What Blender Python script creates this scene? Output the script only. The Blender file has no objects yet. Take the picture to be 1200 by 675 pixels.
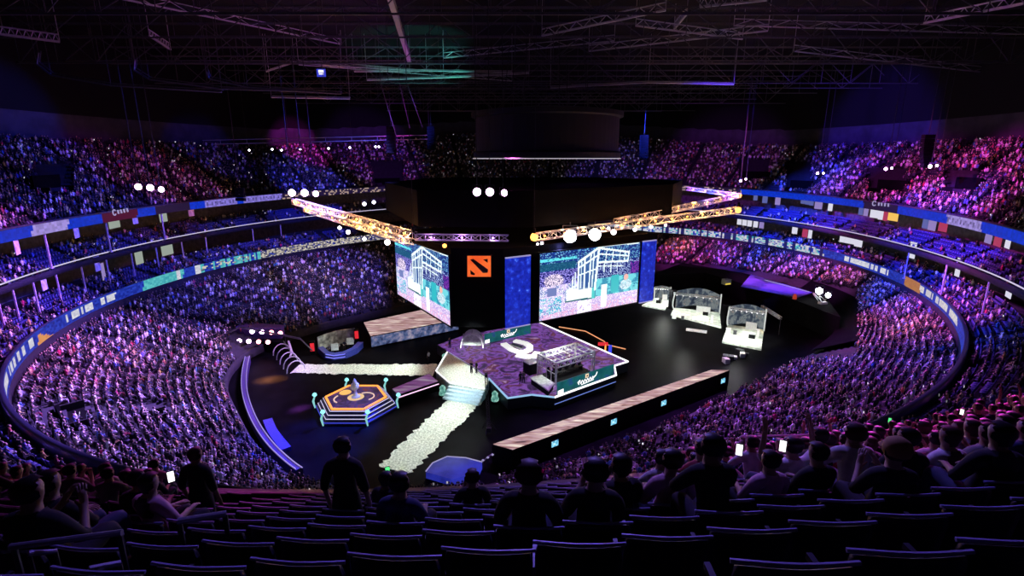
import bpy, math, random
import numpy as np
from mathutils import Vector, Matrix
random.seed(7); rng = np.random.default_rng(7)
S = bpy.context.scene
COL = S.collection
PI = math.pi
# ------------------------------------------------------------------ camera
F, TH, HC = 610.0, math.radians(14.0), 30.0
cd = bpy.data.cameras.new('camera'); cam = bpy.data.objects.new('camera', cd); COL.objects.link(cam)
cam.location = (0, 0, HC); cam.rotation_euler = (PI/2 - TH, 0, 0)
cd.sensor_width = 36; cd.lens = 36*F/1200; cd.clip_start = .1; cd.clip_end = 900
S.camera = cam
CT, ST = math.cos(TH), math.sin(TH)
def ray(px, py):
    a = (px-600)/F; b = -(py-337.5)/F
    return Vector((a, CT+b*ST, -ST+b*CT))
def P(px, py, z):                                    # the place at height z seen at that point of the photo
    d = ray(px, py); t = (z-HC)/d.z
    return Vector((d.x*t, d.y*t, z))
def PY(px, py, y):                                   # the place at distance y
    d = ray(px, py); t = y/d.y
    return Vector((d.x*t, y, HC+d.z*t))
def proj(p):
    p = np.asarray(p); x, y, z = p[..., 0], p[..., 1], p[..., 2]-HC
    dep = y*CT - z*ST; up = y*ST + z*CT
    dep = np.where(dep < .05, .05, dep)
    return 600+F*x/dep, 337.5-F*up/dep, dep
# ------------------------------------------------------------------ materials
MATS = {}
def mat(name, col, rough=.6, metal=0., var=.25, scale=6.):
    if name in MATS: return MATS[name]
    m = bpy.data.materials.new(name); m.use_nodes = True
    nt = m.node_tree; b = nt.nodes['Principled BSDF']
    b.inputs['Roughness'].default_value = rough; b.inputs['Metallic'].default_value = metal
    tc = nt.nodes.new('ShaderNodeTexCoord'); n = nt.nodes.new('ShaderNodeTexNoise'); n.inputs['Scale'].default_value = scale
    r = nt.nodes.new('ShaderNodeValToRGB')
    r.color_ramp.elements[0].position = .3; r.color_ramp.elements[1].position = .7
    r.color_ramp.elements[0].color = [c*(1-var) for c in col]+[1]; r.color_ramp.elements[1].color = [min(1, c*(1+var)) for c in col]+[1]
    nt.links.new(tc.outputs['Object'], n.inputs['Vector']); nt.links.new(n.outputs['Fac'], r.inputs['Fac']); nt.links.new(r.outputs['Color'], b.inputs['Base Color'])
    MATS[name] = m; return m
def emat(name, col, s=1., attr=None, pattern=None, scale=1., base=(.006, .006, .006)):
    if name in MATS: return MATS[name]
    m = bpy.data.materials.new(name); m.use_nodes = True
    nt = m.node_tree; b = nt.nodes['Principled BSDF']
    b.inputs['Base Color'].default_value = list(base)+[1]; b.inputs['Roughness'].default_value = .35
    b.inputs['Emission Strength'].default_value = s; b.inputs['Specular IOR Level'].default_value = .1
    if attr:
        a = nt.nodes.new('ShaderNodeAttribute'); a.attribute_name = attr
        nt.links.new(a.outputs['Color'], b.inputs['Emission Color'])
    elif pattern:
        tc = nt.nodes.new('ShaderNodeTexCoord'); mp = nt.nodes.new('ShaderNodeMapping'); mp.inputs['Scale'].default_value = pattern.get('map', (1, 1, 1))
        mp.inputs['Rotation'].default_value = (0, 0, pattern.get('rot', 0))
        n = nt.nodes.new('ShaderNodeTexNoise'); n.inputs['Scale'].default_value = scale; n.inputs['Detail'].default_value = pattern.get('detail', 4)
        n.inputs['Distortion'].default_value = pattern.get('dist', 0)
        r = nt.nodes.new('ShaderNodeValToRGB')
        st = pattern['ramp']
        while len(r.color_ramp.elements) < len(st): r.color_ramp.elements.new(.5)
        for e, (p, c) in zip(r.color_ramp.elements, st): e.position = p; e.color = list(c)+[1]
        nt.links.new(tc.outputs['Object'], mp.inputs['Vector']); nt.links.new(mp.outputs['Vector'], n.inputs['Vector'])
        nt.links.new(n.outputs['Fac'], r.inputs['Fac']); nt.links.new(r.outputs['Color'], b.inputs['Emission Color'])
    else:
        b.inputs['Emission Color'].default_value = list(col)+[1]
    MATS[name] = m; return m
def attrmat(name, attr, rough=.7):
    m = bpy.data.materials.new(name); m.use_nodes = True
    nt = m.node_tree; b = nt.nodes['Principled BSDF']; b.inputs['Roughness'].default_value = rough
    a = nt.nodes.new('ShaderNodeAttribute'); a.attribute_name = attr
    nt.links.new(a.outputs['Color'], b.inputs['Base Color']); return m
M_black = mat('black_paint', (.0035, .0035, .0045), .7)
M_black.node_tree.nodes['Principled BSDF'].inputs['Specular IOR Level'].default_value = .12
M_drape = mat('black_drape', (.0022, .0022, .003), .95, scale=2)
M_metal = mat('dark_steel', (.08, .08, .09), .45, .6)
M_alu = mat('aluminium', (.75, .75, .76), .4, .3, .1)
M_conc = mat('dark_concrete', (.013, .012, .017), .85, 0, .4, 1.5)
M_conc2 = mat('grey_concrete', (.09, .085, .1), .85, 0, .4, 1.5)
M_wallb = mat('blue_grey_wall', (.06, .06, .08), .8, 0, .25, .5)
M_floor = mat('black_arena_floor', (.003, .003, .004), .45, 0, .5, .4)
M_floor.node_tree.nodes['Principled BSDF'].inputs['Specular IOR Level'].default_value = .015
M_drape.node_tree.nodes['Principled BSDF'].inputs['Specular IOR Level'].default_value = .05
M_white = mat('white_board', (.8, .8, .8), .6, 0, .1)
M_pale = mat('pale_grey_board', (.5, .53, .5), .6, 0, .3, 3)
M_path = mat('pale_green_carpet', (.64, .75, .61), .9, 0, .45, 5)
M_edge_hl = mat('painted_edge_highlight', (.32, .3, .5), .4, 0, .2)  # pale tint stands in for light caught on the seat tops
M_seat = mat('dark_blue_plastic', (.008, .008, .02), .5, 0, .2)
M_seat2 = mat('dark_violet_plastic', (.03, .018, .05), .38, 0, .2)
M_glassb = mat('tinted_fascia', (.03, .03, .06), .3)
M_red = mat('red_board', (.5, .03, .03), .5)
M_led_w = emat('white_led', (1, .96, 1), 1.6)
M_led_v = emat('lavender_led', (.62, .55, 1), .55)
M_led_s = emat('step_led', (.75, .7, 1), 1.)
M_led_o = emat('orange_led', (1, .32, .06), 1.6)
M_led_c = emat('cyan_led', (.3, .9, .95), 1.4)
M_led_b = emat('blue_led', (.06, .08, .9), .9)
M_lens_p = emat('pink_lens', (1, .55, 1), 14)
M_lens_w = emat('cool_lens', (.85, .88, 1), 30)
M_lens_s = emat('pale_lens', (.9, .85, 1), 8)
M_bulb = emat('warm_bulb', (1, .36, .06), 5)
M_lens_r = emat('red_pink_lens', (1, .3, .35), 8)
# ------------------------------------------------------------------ mesh builder
class MB:
    def __init__(s): s.v = []; s.f = []; s.m = []
    def add(s, vs, fs, mi=0):
        o = len(s.v); s.v += [tuple(v) for v in vs]; s.f += [tuple(i+o for i in f) for f in fs]; s.m += [mi]*len(fs); return s
    def box(s, c, size, rot=0., mi=0, tilt=0.):
        x, y, z = [k/2 for k in size]; R = Matrix.Rotation(rot, 3, 'Z') @ Matrix.Rotation(tilt, 3, 'X'); c = Vector(c)
        vs = [c+R @ Vector((a*x, b*y, e*z)) for a, b, e in ((-1,-1,-1),(1,-1,-1),(1,1,-1),(-1,1,-1),(-1,-1,1),(1,-1,1),(1,1,1),(-1,1,1))]
        return s.add(vs, [(3,2,1,0),(4,5,6,7),(0,1,5,4),(1,2,6,5),(2,3,7,6),(3,0,4,7)], mi)
    def tube(s, p, q, r, n=5, r2=None, mi=0):
        p, q = Vector(p), Vector(q); d = (q-p)
        if d.length < 1e-6: return s
        d.normalize(); a = d.orthogonal().normalized(); b = d.cross(a); r2 = r if r2 is None else r2
        vs = [p+(a*math.cos(2*PI*i/n)+b*math.sin(2*PI*i/n))*r for i in range(n)]+[q+(a*math.cos(2*PI*i/n)+b*math.sin(2*PI*i/n))*r2 for i in range(n)]
        fs = [(i, (i+1) % n, n+(i+1) % n, n+i) for i in range(n)]+[tuple(range(n))[::-1], tuple(range(n, 2*n))]
        return s.add(vs, fs, mi)
    def path(s, pts, r, n=5, closed=False, mi=0):
        L = len(pts)
        for i in range(L if closed else L-1): s.tube(pts[i], pts[(i+1) % L], r, n, mi=mi)
        return s
    def prism(s, pts, z0, z1, mi=0):
        A = sum(pts[i][0]*pts[(i+1) % len(pts)][1]-pts[(i+1) % len(pts)][0]*pts[i][1] for i in range(len(pts)))
        if A < 0: pts = pts[::-1]
        n = len(pts)
        vs = [(p[0], p[1], z0) for p in pts]+[(p[0], p[1], z1) for p in pts]
        return s.add(vs, [tuple(range(n))[::-1], tuple(range(n, 2*n))]+[(i, (i+1) % n, n+(i+1) % n, n+i) for i in range(n)], mi)
    def lathe(s, c, prof, n=12, mi=0, axis=None):
        c = Vector(c); vs = []; R = Matrix.Identity(3) if axis is None else Vector(axis).to_track_quat('Z', 'Y').to_matrix()
        for r, z in prof: vs += [c+R @ Vector((r*math.cos(2*PI*i/n), r*math.sin(2*PI*i/n), z)) for i in range(n)]
        fs = [(k*n+i, k*n+(i+1) % n, (k+1)*n+(i+1) % n, (k+1)*n+i) for k in range(len(prof)-1) for i in range(n)]
        fs += [tuple(range(n))[::-1], tuple(range((len(prof)-1)*n, len(prof)*n))]
        return s.add(vs, fs, mi)
    def slab(s, quad, thick, mi=0):                   # a board on four corners with a thickness along its normal
        q = [Vector(k) for k in quad]; nrm = (q[1]-q[0]).cross(q[3]-q[0]).normalized()*thick
        return s.add([k-nrm for k in q]+q, [(3,2,1,0),(4,5,6,7),(0,1,5,4),(1,2,6,5),(2,3,7,6),(3,0,4,7)], mi)
    def build(s, name, m, parent=None, smooth=False):
        o0 = Vector((0, 0, 0)); p = parent
        while p is not None: o0 += p.location; p = p.parent
        loc = Vector((0, 0, 0))
        if parent is None and s.v:
            a = np.array(s.v); loc = Vector(((a[:, 0].min()+a[:, 0].max())/2, (a[:, 1].min()+a[:, 1].max())/2, a[:, 2].min()))
            o0 = loc
        me = bpy.data.meshes.new(name); me.from_pydata([tuple(Vector(v)-o0) for v in s.v], [], s.f)
        for k in (m if isinstance(m, (list, tuple)) else [m]): me.materials.append(k)
        me.polygons.foreach_set('material_index', s.m)
        if smooth: me.polygons.foreach_set('use_smooth', [True]*len(s.f))
        me.update(); o = bpy.data.objects.new(name, me); COL.objects.link(o); o.location = loc
        if parent is not None: o.parent = parent
        return o
def tag(o, label=None, cat=None, group=None, kind=None):
    if label: o['label'] = label
    if cat: o['category'] = cat
    if group: o['group'] = group
    if kind: o['kind'] = kind
    return o
def thing(name, label, cat, loc, group=None):
    o = bpy.data.objects.new(name, None); COL.objects.link(o); o.location = Vector(loc); o.empty_display_size = .2
    return tag(o, label, cat, group)
def npmesh(name, V, Fq, m, attr=None, colors=None, fidx=None):
    me = bpy.data.meshes.new(name); V = np.asarray(V, np.float32); Fq = np.asarray(Fq, np.int32); k = Fq.shape[1]
    me.vertices.add(len(V)); me.vertices.foreach_set('co', V.ravel())
    me.loops.add(Fq.size); me.loops.foreach_set('vertex_index', Fq.ravel())
    me.polygons.add(len(Fq)); me.polygons.foreach_set('loop_start', np.arange(0, Fq.size, k, dtype=np.int32))
    me.polygons.foreach_set('loop_total', np.full(len(Fq), k, np.int32))
    for q in (m if isinstance(m, (list, tuple)) else [m]): me.materials.append(q)
    if fidx is not None: me.polygons.foreach_set('material_index', np.asarray(fidx, np.int32))
    if attr:
        dom = 'POINT' if len(colors) == len(V) else 'CORNER'
        a = me.color_attributes.new(attr, 'FLOAT_COLOR', dom)
        c = np.ones((len(colors), 4), np.float32); c[:, :3] = colors
        if dom == 'CORNER': c = c if len(c) == Fq.size else np.repeat(c, k, 0)
        a.data.foreach_set('color', c.ravel())
    me.update(calc_edges=True); o = bpy.data.objects.new(name, me); COL.objects.link(o); return o
# ------------------------------------------------------------------ the bowl's plan: rings about one centre
C0 = np.array([3.5, 92.5])
def ell(phi, c, a, b, ang):
    ca, sa = math.cos(math.radians(ang)), math.sin(math.radians(ang))
    o = C0-np.array(c); dx, dy = np.cos(phi), np.sin(phi)
    ox, oy = (o[0]*ca+o[1]*sa)/a, (-o[0]*sa+o[1]*ca)/b
    ux, uy = (dx*ca+dy*sa)/a, (-dx*sa+dy*ca)/b
    A = ux*ux+uy*uy; B = ox*ux+oy*uy; Cc = ox*ox+oy*oy-1
    return (-B+np.sqrt(B*B-A*Cc))/A
def r10(p): return ell(p, (4.5, 92.8), 71, 60, 48.2)
def r15(p): return ell(p, (2, 92), 79.2, 64.5, 77.1)
def r22(p): return ell(p, (3.4, 94), 84, 62.5, 77)
FC, FA, FB, FN, FANG = np.array([10.2, 85.8]), 52., 31., 3.4, math.radians(37)
def r0(phi):
    phi = np.atleast_1d(phi); lo = np.zeros_like(phi); hi = np.full_like(phi, 90.)
    for _ in range(40):
        m = (lo+hi)/2; x = C0[0]+m*np.cos(phi)-FC[0]; y = C0[1]+m*np.sin(phi)-FC[1]
        u = x*math.cos(FANG)+y*math.sin(FANG); n = -x*math.sin(FANG)+y*math.cos(FANG)
        ins = np.abs(u/FA)**FN+np.abs(n/FB)**FN < 1
        lo = np.where(ins, m, lo); hi = np.where(ins, hi, m)
    return lo
def smax(phi): return 17.5+9.5*np.clip(np.sin(phi), 0, 1)**6
NSEG = 360
PH = np.linspace(0, 2*PI, NSEG, endpoint=False)
def ringpts(r, z, ph=PH): return np.stack([C0[0]+r*np.cos(ph), C0[1]+r*np.sin(ph), np.broadcast_to(z, ph.shape)], 1)
def loft(name, rings, m, attr=None, colf=None, ph=PH, closed=True):
    n = len(ph); V = np.concatenate([ringpts(r, z, ph) for r, z in rings]); fs = []
    i = np.arange(n if closed else n-1); j = (i+1) % n
    for k in range(len(rings)-1): fs.append(np.stack([k*n+i, k*n+j, (k+1)*n+j, (k+1)*n+i], 1))
    fs = np.concatenate(fs); col = None
    if colf is not None: col = colf(V[fs].mean(1), fs)
    return npmesh(name, V, fs, m, attr, col)
R0, R10, R15, R22, SM = r0(PH), r10(PH), r15(PH), r22(PH), smax(PH)
def st(o): return tag(o, kind='structure')
# arena floor and lower stand
b = MB(); b.prism([(C0[0]+90*math.cos(t), C0[1]+90*math.sin(t)) for t in PH[::4]], -.4, 0); st(b.build('floor', M_floor))
NL = 20
rings = [(R0, 0.), (R0, 1.3)]
for k in range(NL):
    r_a = R0+.3+(R10-.6-R0-.3)*k/NL; r_b = R0+.3+(R10-.6-R0-.3)*(k+1)/NL; z = 1.3+6.2*k/NL
    rings += [(r_a, z), (r_b, z)]
rings += [(R10-.5, 7.6), (R10-.5, 9.0)]
st(loft('lower_stand', rings, M_conc))
# ribbon of screens round the club level
def hsv(n, a, b): return a+(b-a)*n
def ribbon_cols(cen, fs):
    px, py, _ = proj(cen); n = len(cen); r = rng.random(n); r2 = rng.random(n); seg = np.floor(np.arctan2(cen[:, 1]-C0[1], cen[:, 0]-C0[0])*110).astype(int)
    word = np.random.default_rng(3).random(2000)[seg % 2000]
    blue = np.stack([.008+.02*r, .02+.05*r, .3+.35*r], 1); white = np.stack([.6+.3*r]*2+[.75+.2*r], 1); teal = np.stack([.05+.1*r, .4+.3*r, .5+.2*r], 1)
    cream = np.stack([.9*r+.05, .8*r+.05, .6*r+.1], 1); dark = np.stack([.02+0*r, .02+0*r, .1+.1*r], 1); orange = np.stack([.8+.1*r, .3+.1*r, .1+0*r], 1)
    c = blue.copy()
    def put(mask, a): c[mask] = a[mask]
    mid = np.abs(cen[:, 2]-9.85) < .5
    L = px < 600
    put(L & (px < 75) & mid & (py > 395) & (word > .5), white); put(L & (px < 75) & (py > 392) & (py < 412) & (px > 45), orange)
    put(L & (px > 75) & (px < 135) & mid & (word > .25), white)
    put(L & (px > 168) & (px < 215), teal); put(L & (px > 205) & (px < 235) & (word > .4), white); put(L & (px > 235) & (px < 305) & (word > .35), teal); put(L & (px > 235) & (px < 300) & mid & (r2 > .7), cream)
    put(L & (px > 305) & (r2 > .3), cream); put(L & (px > 305) & (r2 < .25), dark)
    R = ~L
    put(R & (px < 965) & (r2 > .45), white*.9); put(R & (px < 965) & (r2 < .2), teal); put(R & (px < 965) & (word < .25), dark)
    put(R & (px > 990) & (px < 1042) & mid & (word > .2), white); put(R & (px > 1075) & (px < 1122) & mid & (word > .12), white*np.array([1, .95, .85])); put(R & (px > 1060) & (px < 1078), orange*.6)
    return c
PHF = np.linspace(0, 2*PI, 900, endpoint=False); rf = r10(PHF)
st(loft('trim_1', [(rf-.55, 9.0), (rf-.5, 9.05)]+[(rf-.5, 9.1+.25*k) for k in range(7)], emat('ribbon_screen', None, .8, attr='led'), 'led', ribbon_cols, PHF))
st(loft('trim_2', [(R10-.55, 9.0), (R10+.4, 9.0)], M_black)); st(loft('trim_3', [(R10-.5, 10.6), (R10-.3, 10.66), (R10-.1, 10.6), (R10-.1, 9.4)], M_glassb))
# club level
RB = np.maximum(R10, R15)+6.2
rings = [(R10-.1, 9.5)]
NC = 5
for k in range(NC): rings += [(R10+.2+k*.95, 9.5+.42*k), (R10+.2+(k+1)*.95, 9.5+.42*k)]
rings += [(RB, 9.5+.42*(NC-1))]
st(loft('club_stand', rings, M_conc)); st(loft('wall_club', [(RB, 9.), (RB, 15.)], M_conc2))
# mezzanine
st(loft('mezzanine_slab', [(RB+.2, 14.6), (R15+.2, 14.6), (R15, 14.6), (R15, 15.4), (R15+.25, 15.4), (R15+.25, 15.05)], M_conc))
rings = [(R15+.25, 15.05)]
NM = 5
for k in range(NM): rings += [(R15+.3+k*.95, 15.05+.45*k), (R15+.3+(k+1)*.95, 15.05+.45*k)]
RM = np.maximum(R15, R22)+6.
rings += [(RM, 15.05+.45*(NM-1))]
st(loft('mezzanine_stand', rings, M_conc)); st(loft('wall_suites', [(RM, 15), (RM, 21.5)], M_conc2))
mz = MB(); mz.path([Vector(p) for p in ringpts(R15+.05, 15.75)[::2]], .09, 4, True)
def mez_rail_cols(px): pass
st(mz.build('trim_4', emat('rail_painted_glow', (.8, .72, 1), .8)))  # steel rail given emission in place of light falling on it
# upper fascia
def fascia_cols(cen, fs):
    px, py, _ = proj(cen); c = np.tile(np.array([.004, .04, .68]), (len(cen), 1)); c *= (.8+.4*rng.random(len(cen)))[:, None]
    wht = np.array([.42, .33, .85]); dim = np.array([.02, .01, .05]); L = px < 600
    edge = np.abs(cen[:, 2]-21.4) < .3
    wv = wht*(.7+.5*rng.random((len(cen), 1)))*np.where(edge & (np.sin(px*2.1) > .3), .5, 1)[:, None]
    m = (L & (px > 38) & (px < 80)) | (~L & (px > 1110) & (px < 1150)); c[m] = wv[m]
    m = (L & (px > 120) & (px < 161)); c[m] = np.array([.09, .006, .03])
    m = (~L & (px > 1012) & (px < 1052)); c[m] = dim
    m = (L & (px > 182) & (px < 222)); c[m] = dim
    m = (L & (px > 240) & (px < 278)) | (L & (px > 285) & (px < 330)); c[m] = wv[m]*np.array([.7, .7, 1])
    m = (px > 330) & (px < 868); c[m] = (np.where(rng.random((len(cen), 1)) > .75, np.array([.5, .35, .3]), dim))[m]
    return c
rf2 = r22(PHF)
st(loft('trim_5', [(rf2, 20.75+.33*k) for k in range(5)], emat('fascia_screen', None, .75, attr='led'), 'led', fascia_cols, PHF))
st(loft('trim_6', [(R22+.02, 22.1), (R22+.02, 22.3), (R22+.3, 22.3), (R22+.3, 22.)], M_metal)); st(loft('trim_7', [(R22, 20.74), (RM+.2, 20.74)], M_black))
# upper stand
SL = .64; PITCH = .85
rings = [(R22+.2, 20.8), (R22+.3, 22.)]
k = 0
NU = 32
for k in range(NU):
    s0 = np.minimum(.3+k*PITCH, SM); s1 = np.minimum(.3+(k+1)*PITCH, SM); kk = np.minimum(k, np.floor((SM-.3)/PITCH)); z = 22+SL*PITCH*kk
    rings += [(R22+s0, z), (R22+s1, z)]
st(loft('upper_stand', rings, M_conc))
ztop = 22+SL*PITCH*np.floor((SM-.3)/PITCH)
st(loft('wall_upper', [(R22+SM+.02, ztop-.5), (R22+SM+.02, ztop+.6), (R22+SM+1.2, ztop+.6), (R22+SM+1.2, ztop+4.6)], M_wallb)); st(loft('wall_roof', [(R22+SM+1.1, ztop+4.6), (R22+SM+1.1, 53.)], mat('wall_painted_unlit', (.004, .004, .005), .95)))  # wall above the band painted near-black so the light reads as a strip
b = MB(); b.prism([(C0[0]+125*math.cos(t), C0[1]+125*math.sin(t)) for t in PH[::6]], 53, 53.5); st(b.build('ceiling', mat('black_roof_deck', (.005, .005, .006), .9)))
# ------------------------------------------------------------------ seat positions
AISLES = np.radians(np.arange(0, 360, 10.0)+4)
def rowseats(rfun, z, spacing, tier, k):
    ph = np.linspace(0, 2*PI, 2400); r = rfun(ph); x = C0[0]+r*np.cos(ph); y = C0[1]+r*np.sin(ph)
    zz = z(ph) if callable(z) else np.full_like(ph, z)
    s = np.concatenate([[0], np.cumsum(np.hypot(np.diff(x), np.diff(y)))]); n = int(s[-1]/spacing)
    t = np.arange(n)*s[-1]/n; p = np.interp(t, s, ph); rr = np.interp(t, s, r)
    d = np.min(np.abs((p[:, None]-AISLES[None]+PI) % (2*PI)-PI), 1)*rr
    ok = d > .65
    X = np.stack([np.interp(t, s, x), np.interp(t, s, y), np.interp(t, s, zz), p+PI, np.full(n, tier), np.full(n, k)], 1)
    return X[ok]
rows = []
for k in range(NL): rows.append(rowseats(lambda p, k=k: r0(p)+.3+(r10(p)-.6-r0(p)-.3)*(k+.5)/NL, 1.3+6.2*k/NL, .56, 0, k))
for k in range(NC): rows.append(rowseats(lambda p, k=k: r10(p)+.2+(k+.5)*.95, 9.5+.42*k, .58, 1, k))
for k in range(NM): rows.append(rowseats(lambda p, k=k: r15(p)+.3+(k+.5)*.95, 15.05+.45*k, .58, 2, k))
for k in range(NU):
    q = rowseats(lambda p, k=k: r22(p)+.3+(k+.5)*PITCH, 22+SL*PITCH*k, .54, 3, k)
    ok = .3+(k+1)*PITCH < smax(q[:, 3]-PI)+.01
    rows.append(q[ok])
SEAT = np.concatenate(rows)
HEAD = SEAT[:, :3]+np.array([0, 0, 1.2])
px, py, dep = proj(HEAD)
dist = np.linalg.norm(SEAT[:, :3]-np.array([0, 0, HC]), axis=1)
tier = SEAT[:, 4]
near = (tier == 3) & (SEAT[:, 1] < 34)
vis = (px > -25) & (px < 1225) & (py > 60) & (py < 690) & (dep > 2.4)
vis &= ~((tier < 3) & (py > 585)); vis &= ~((~near) & (px > 455) & (px < 800) & (py > 215) & (py < 262) & (tier < 3) & (dep > 95))
SEAT, px, py, dist, tier, near = SEAT[vis], px[vis], py[vis], dist[vis], tier[vis], near[vis]
# dark openings and clear zones (photo coordinates of where they are seen)
VOM = [(78, 474, 30, 8, 0), (184, 470, 11, 9, 0), (305, 398, 38, 14, 0), (62, 203, 24, 16, 3), (937, 203, 15, 17, 3), (1040, 207, 22, 15, 3), (884, 196, 18, 13, 3), (455, 205, 18, 20, 3), (1128, 208, 20, 14, 3)]
occ = np.full(len(SEAT), .9); occ[tier == 3] = .8; occ[tier == 0] = .85; occ[tier == 1] = .45; occ[tier == 2] = np.where(px[tier == 2] > 600, .16, .34)
keep = np.ones(len(SEAT), bool)
for vx, vy, wx, wy, t in VOM: keep &= ~((np.abs(px-vx) < wx) & (np.abs(py-vy) < wy) & (tier == t))
keep &= ~((tier == 0) & (px > 700) & (px < 1015) & (py > 305) & (py < 416) & (px < 1005) & (py < 335+.30*(px-700)+20) & (py > 290+.16*(px-740)))
occ[near & (px > 230) & (px < 760)] = .05
occ[near & (px > 1080) & (py > 590)] = .0
occ[near & (px < 230)] = .6; occ[near & (px >= 760) & (py > 560)] = .55
wave = np.sin(SEAT[:, 0]*.31+SEAT[:, 1]*.17)*np.sin(SEAT[:, 1]*.23-SEAT[:, 0]*.11)
occ -= np.where((tier > 0) & (wave > .55), .3, 0)
occ[near & (dist < 6.3)] = 0
filled = (rng.random(len(SEAT)) < occ) & keep
for hx, hy in [(640, 603), (555, 605), (480, 604), (735, 572), (690, 590), (828, 560), (900, 590), (1010, 600), (1050, 560), (1040, 632), (860, 645), (940, 560), (30, 600), (85, 590), (170, 600), (60, 570), (720, 620)]:
    d = np.hypot(px-hx, py-hy)+np.where(near & (dist > 5.2), 0, 999); filled[np.argmin(d)] = True
# seats next to the two standing figures stay empty
STAND = [(402, 592, 'tall'), (224, 572, 'slim')]
for hx, hy, _ in STAND: filled &= ~(near & (np.abs(px-hx) < 24) & (np.abs(py-hy) < 45))
pi_ = np.where(filled)[0]; order = pi_[np.argsort(dist[pi_])]
IND = order[:300]; CROWD = order[300:]
sk = np.where(keep)[0]; so = sk[np.argsort(dist[sk])]
SIND = so[:300]; srest = so[300:]; srest = srest[(~filled[srest]) | (dist[srest] < 40)]
# ------------------------------------------------------------------ crowd in the distance (one mass of people)
def ico(c, r, n=6):
    vs = [(c[0], c[1], c[2]-r[2])]; 
    for h in (-.45, .45): vs += [(c[0]+r[0]*.9*math.cos(2*PI*(i+(.5 if h > 0 else 0))/n), c[1]+r[1]*.9*math.sin(2*PI*(i+(.5 if h > 0 else 0))/n), c[2]+h*r[2]) for i in range(n)]
    vs += [(c[0], c[1], c[2]+r[2])]; fs = []
    for i in range(n):
        j = (i+1) % n; fs += [(0, 1+j, 1+i), (1+i, 1+j, n+1+i), (1+j, n+1+j, n+1+i), (n+1+i, n+1+j, 2*n+1)]
    return vs, fs
def lowperson():
    V, Fc, G = [], [], []
    def put(vs, fs, g):
        o = len(V); V.extend(vs); Fc.extend([tuple(i+o for i in f) for f in fs]); G.extend([g]*len(vs))
    def tri_loft(rings, g):
        n = len(rings[0]); vs = [p for r in rings for p in r]; fs = []
        for k in range(len(rings)-1):
            for i in range(n): a, b_, c, d = k*n+i, k*n+(i+1) % n, (k+1)*n+(i+1) % n, (k+1)*n+i; fs += [(a, b_, c), (a, c, d)]
        for i in range(1, n-1): fs.append(((len(rings)-1)*n, (len(rings)-1)*n+i, (len(rings)-1)*n+i+1))
        put(vs, fs, g)
    ring = lambda cx, cy, cz, rx, ry, n=6: [(cx+rx*math.cos(2*PI*i/n), cy+ry*math.sin(2*PI*i/n), cz) for i in range(n)]
    tri_loft([ring(0, 0, .42, .17, .13), ring(0, -.02, .85, .22, .13), ring(0, 0, 1.02, .15, .09), ring(0, 0, 1.08, .05, .05)], 0)
    vs, fs = ico((0, .02, 1.2), (.09, .105, .12), 5); put(vs, fs, 1)
    vs, fs = ico((0, -.02, 1.24), (.098, .1, .1), 5); put(vs, fs, 2)
    for sx in (-1, 1):
        tri_loft([ring(sx*.11, .0, .5, .085, .08, 4), ring(sx*.11, .3, .54, .07, .07, 4), ring(sx*.11, .45, .4, .055, .055, 4), ring(sx*.11, .45, .05, .045, .06, 4)], 3)
        tri_loft([ring(sx*.24, -.01, .98, .05, .05, 4), ring(sx*.26, .1, .74, .045, .045, 4), ring(sx*.15, .32, .7, .035, .035, 4)], 0 if sx < 0 else 4)
    return np.array(V), np.array(Fc), np.array(G)
LV, LF, LG = lowperson()
def pal(n):
    u = rng.random(n); c = np.zeros((n, 3))
    pick = lambda m, base, var: c.__setitem__(m, np.clip(np.array(base)+var*(rng.random((m.sum(), 3))-.5), .005, 1))
    pick(u < .6, (.012, .012, .014), .012); pick((u >= .6) & (u < .66), (.09, .09, .12), .08); pick((u >= .66) & (u < .7), (.4, .4, .42), .15)
    pick((u >= .7) & (u < .84), (.85, .85, .85), .2); pick((u >= .84) & (u < .87), (.5, .05, .1), .1); pick((u >= .87) & (u < .9), (.9, .8, .9), .15); pick((u >= .9) & (u < .96), (.1, .2, .5), .15); pick(u >= .96, (.6, .5, .2), .2)
    return c
def mass(name, idx, V0, F0, colorer, m, jitter=True):
    n = len(idx); s = SEAT[idx].copy(); s[:, :2] += (rng.normal(0, .05, (n, 2)) if jitter else 0); ang = s[:, 3]-PI/2+(rng.normal(0, .18, n) if jitter else 0)
    sc = 1+(rng.normal(0, .06, n) if jitter else np.zeros(n)); ca, sa = np.cos(ang)*sc, np.sin(ang)*sc
    X = V0[None, :, 0]*ca[:, None]-V0[None, :, 1]*sa[:, None]+s[:, 0:1]; Y = V0[None, :, 0]*sa[:, None]+V0[None, :, 1]*ca[:, None]+s[:, 1:2]; Z = V0[None, :, 2]*sc[:, None]+s[:, 2:3]
    V = np.stack([X, Y, Z], 2).reshape(-1, 3); Fx = (F0[None]+(np.arange(n)*len(V0))[:, None, None]).reshape(-1, F0.shape[1])
    return npmesh(name, V, Fx, m, 'tone' if colorer is not None else None, colorer(n).reshape(-1, 3) if colorer is not None else None)
def crowd_col(n):
    shirt, trs = pal(n), pal(n)*.35; skin = np.array([.55, .36, .26])*(.5+.7*rng.random((n, 1))); hair = np.array([.012, .01, .01])+.03*rng.random((n, 1))**4
    t = np.stack([shirt, skin, hair, trs, np.where(rng.random((n, 1)) < .6, skin, shirt)], 1); return t[:, LG]
o = mass('crowd', CROWD, LV, LF, crowd_col, attrmat('crowd_clothes_and_skin', 'tone', .75))
tag(o, 'seated spectators filling the stands of the arena beyond the near rows', 'crowd', kind='stuff')
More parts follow.
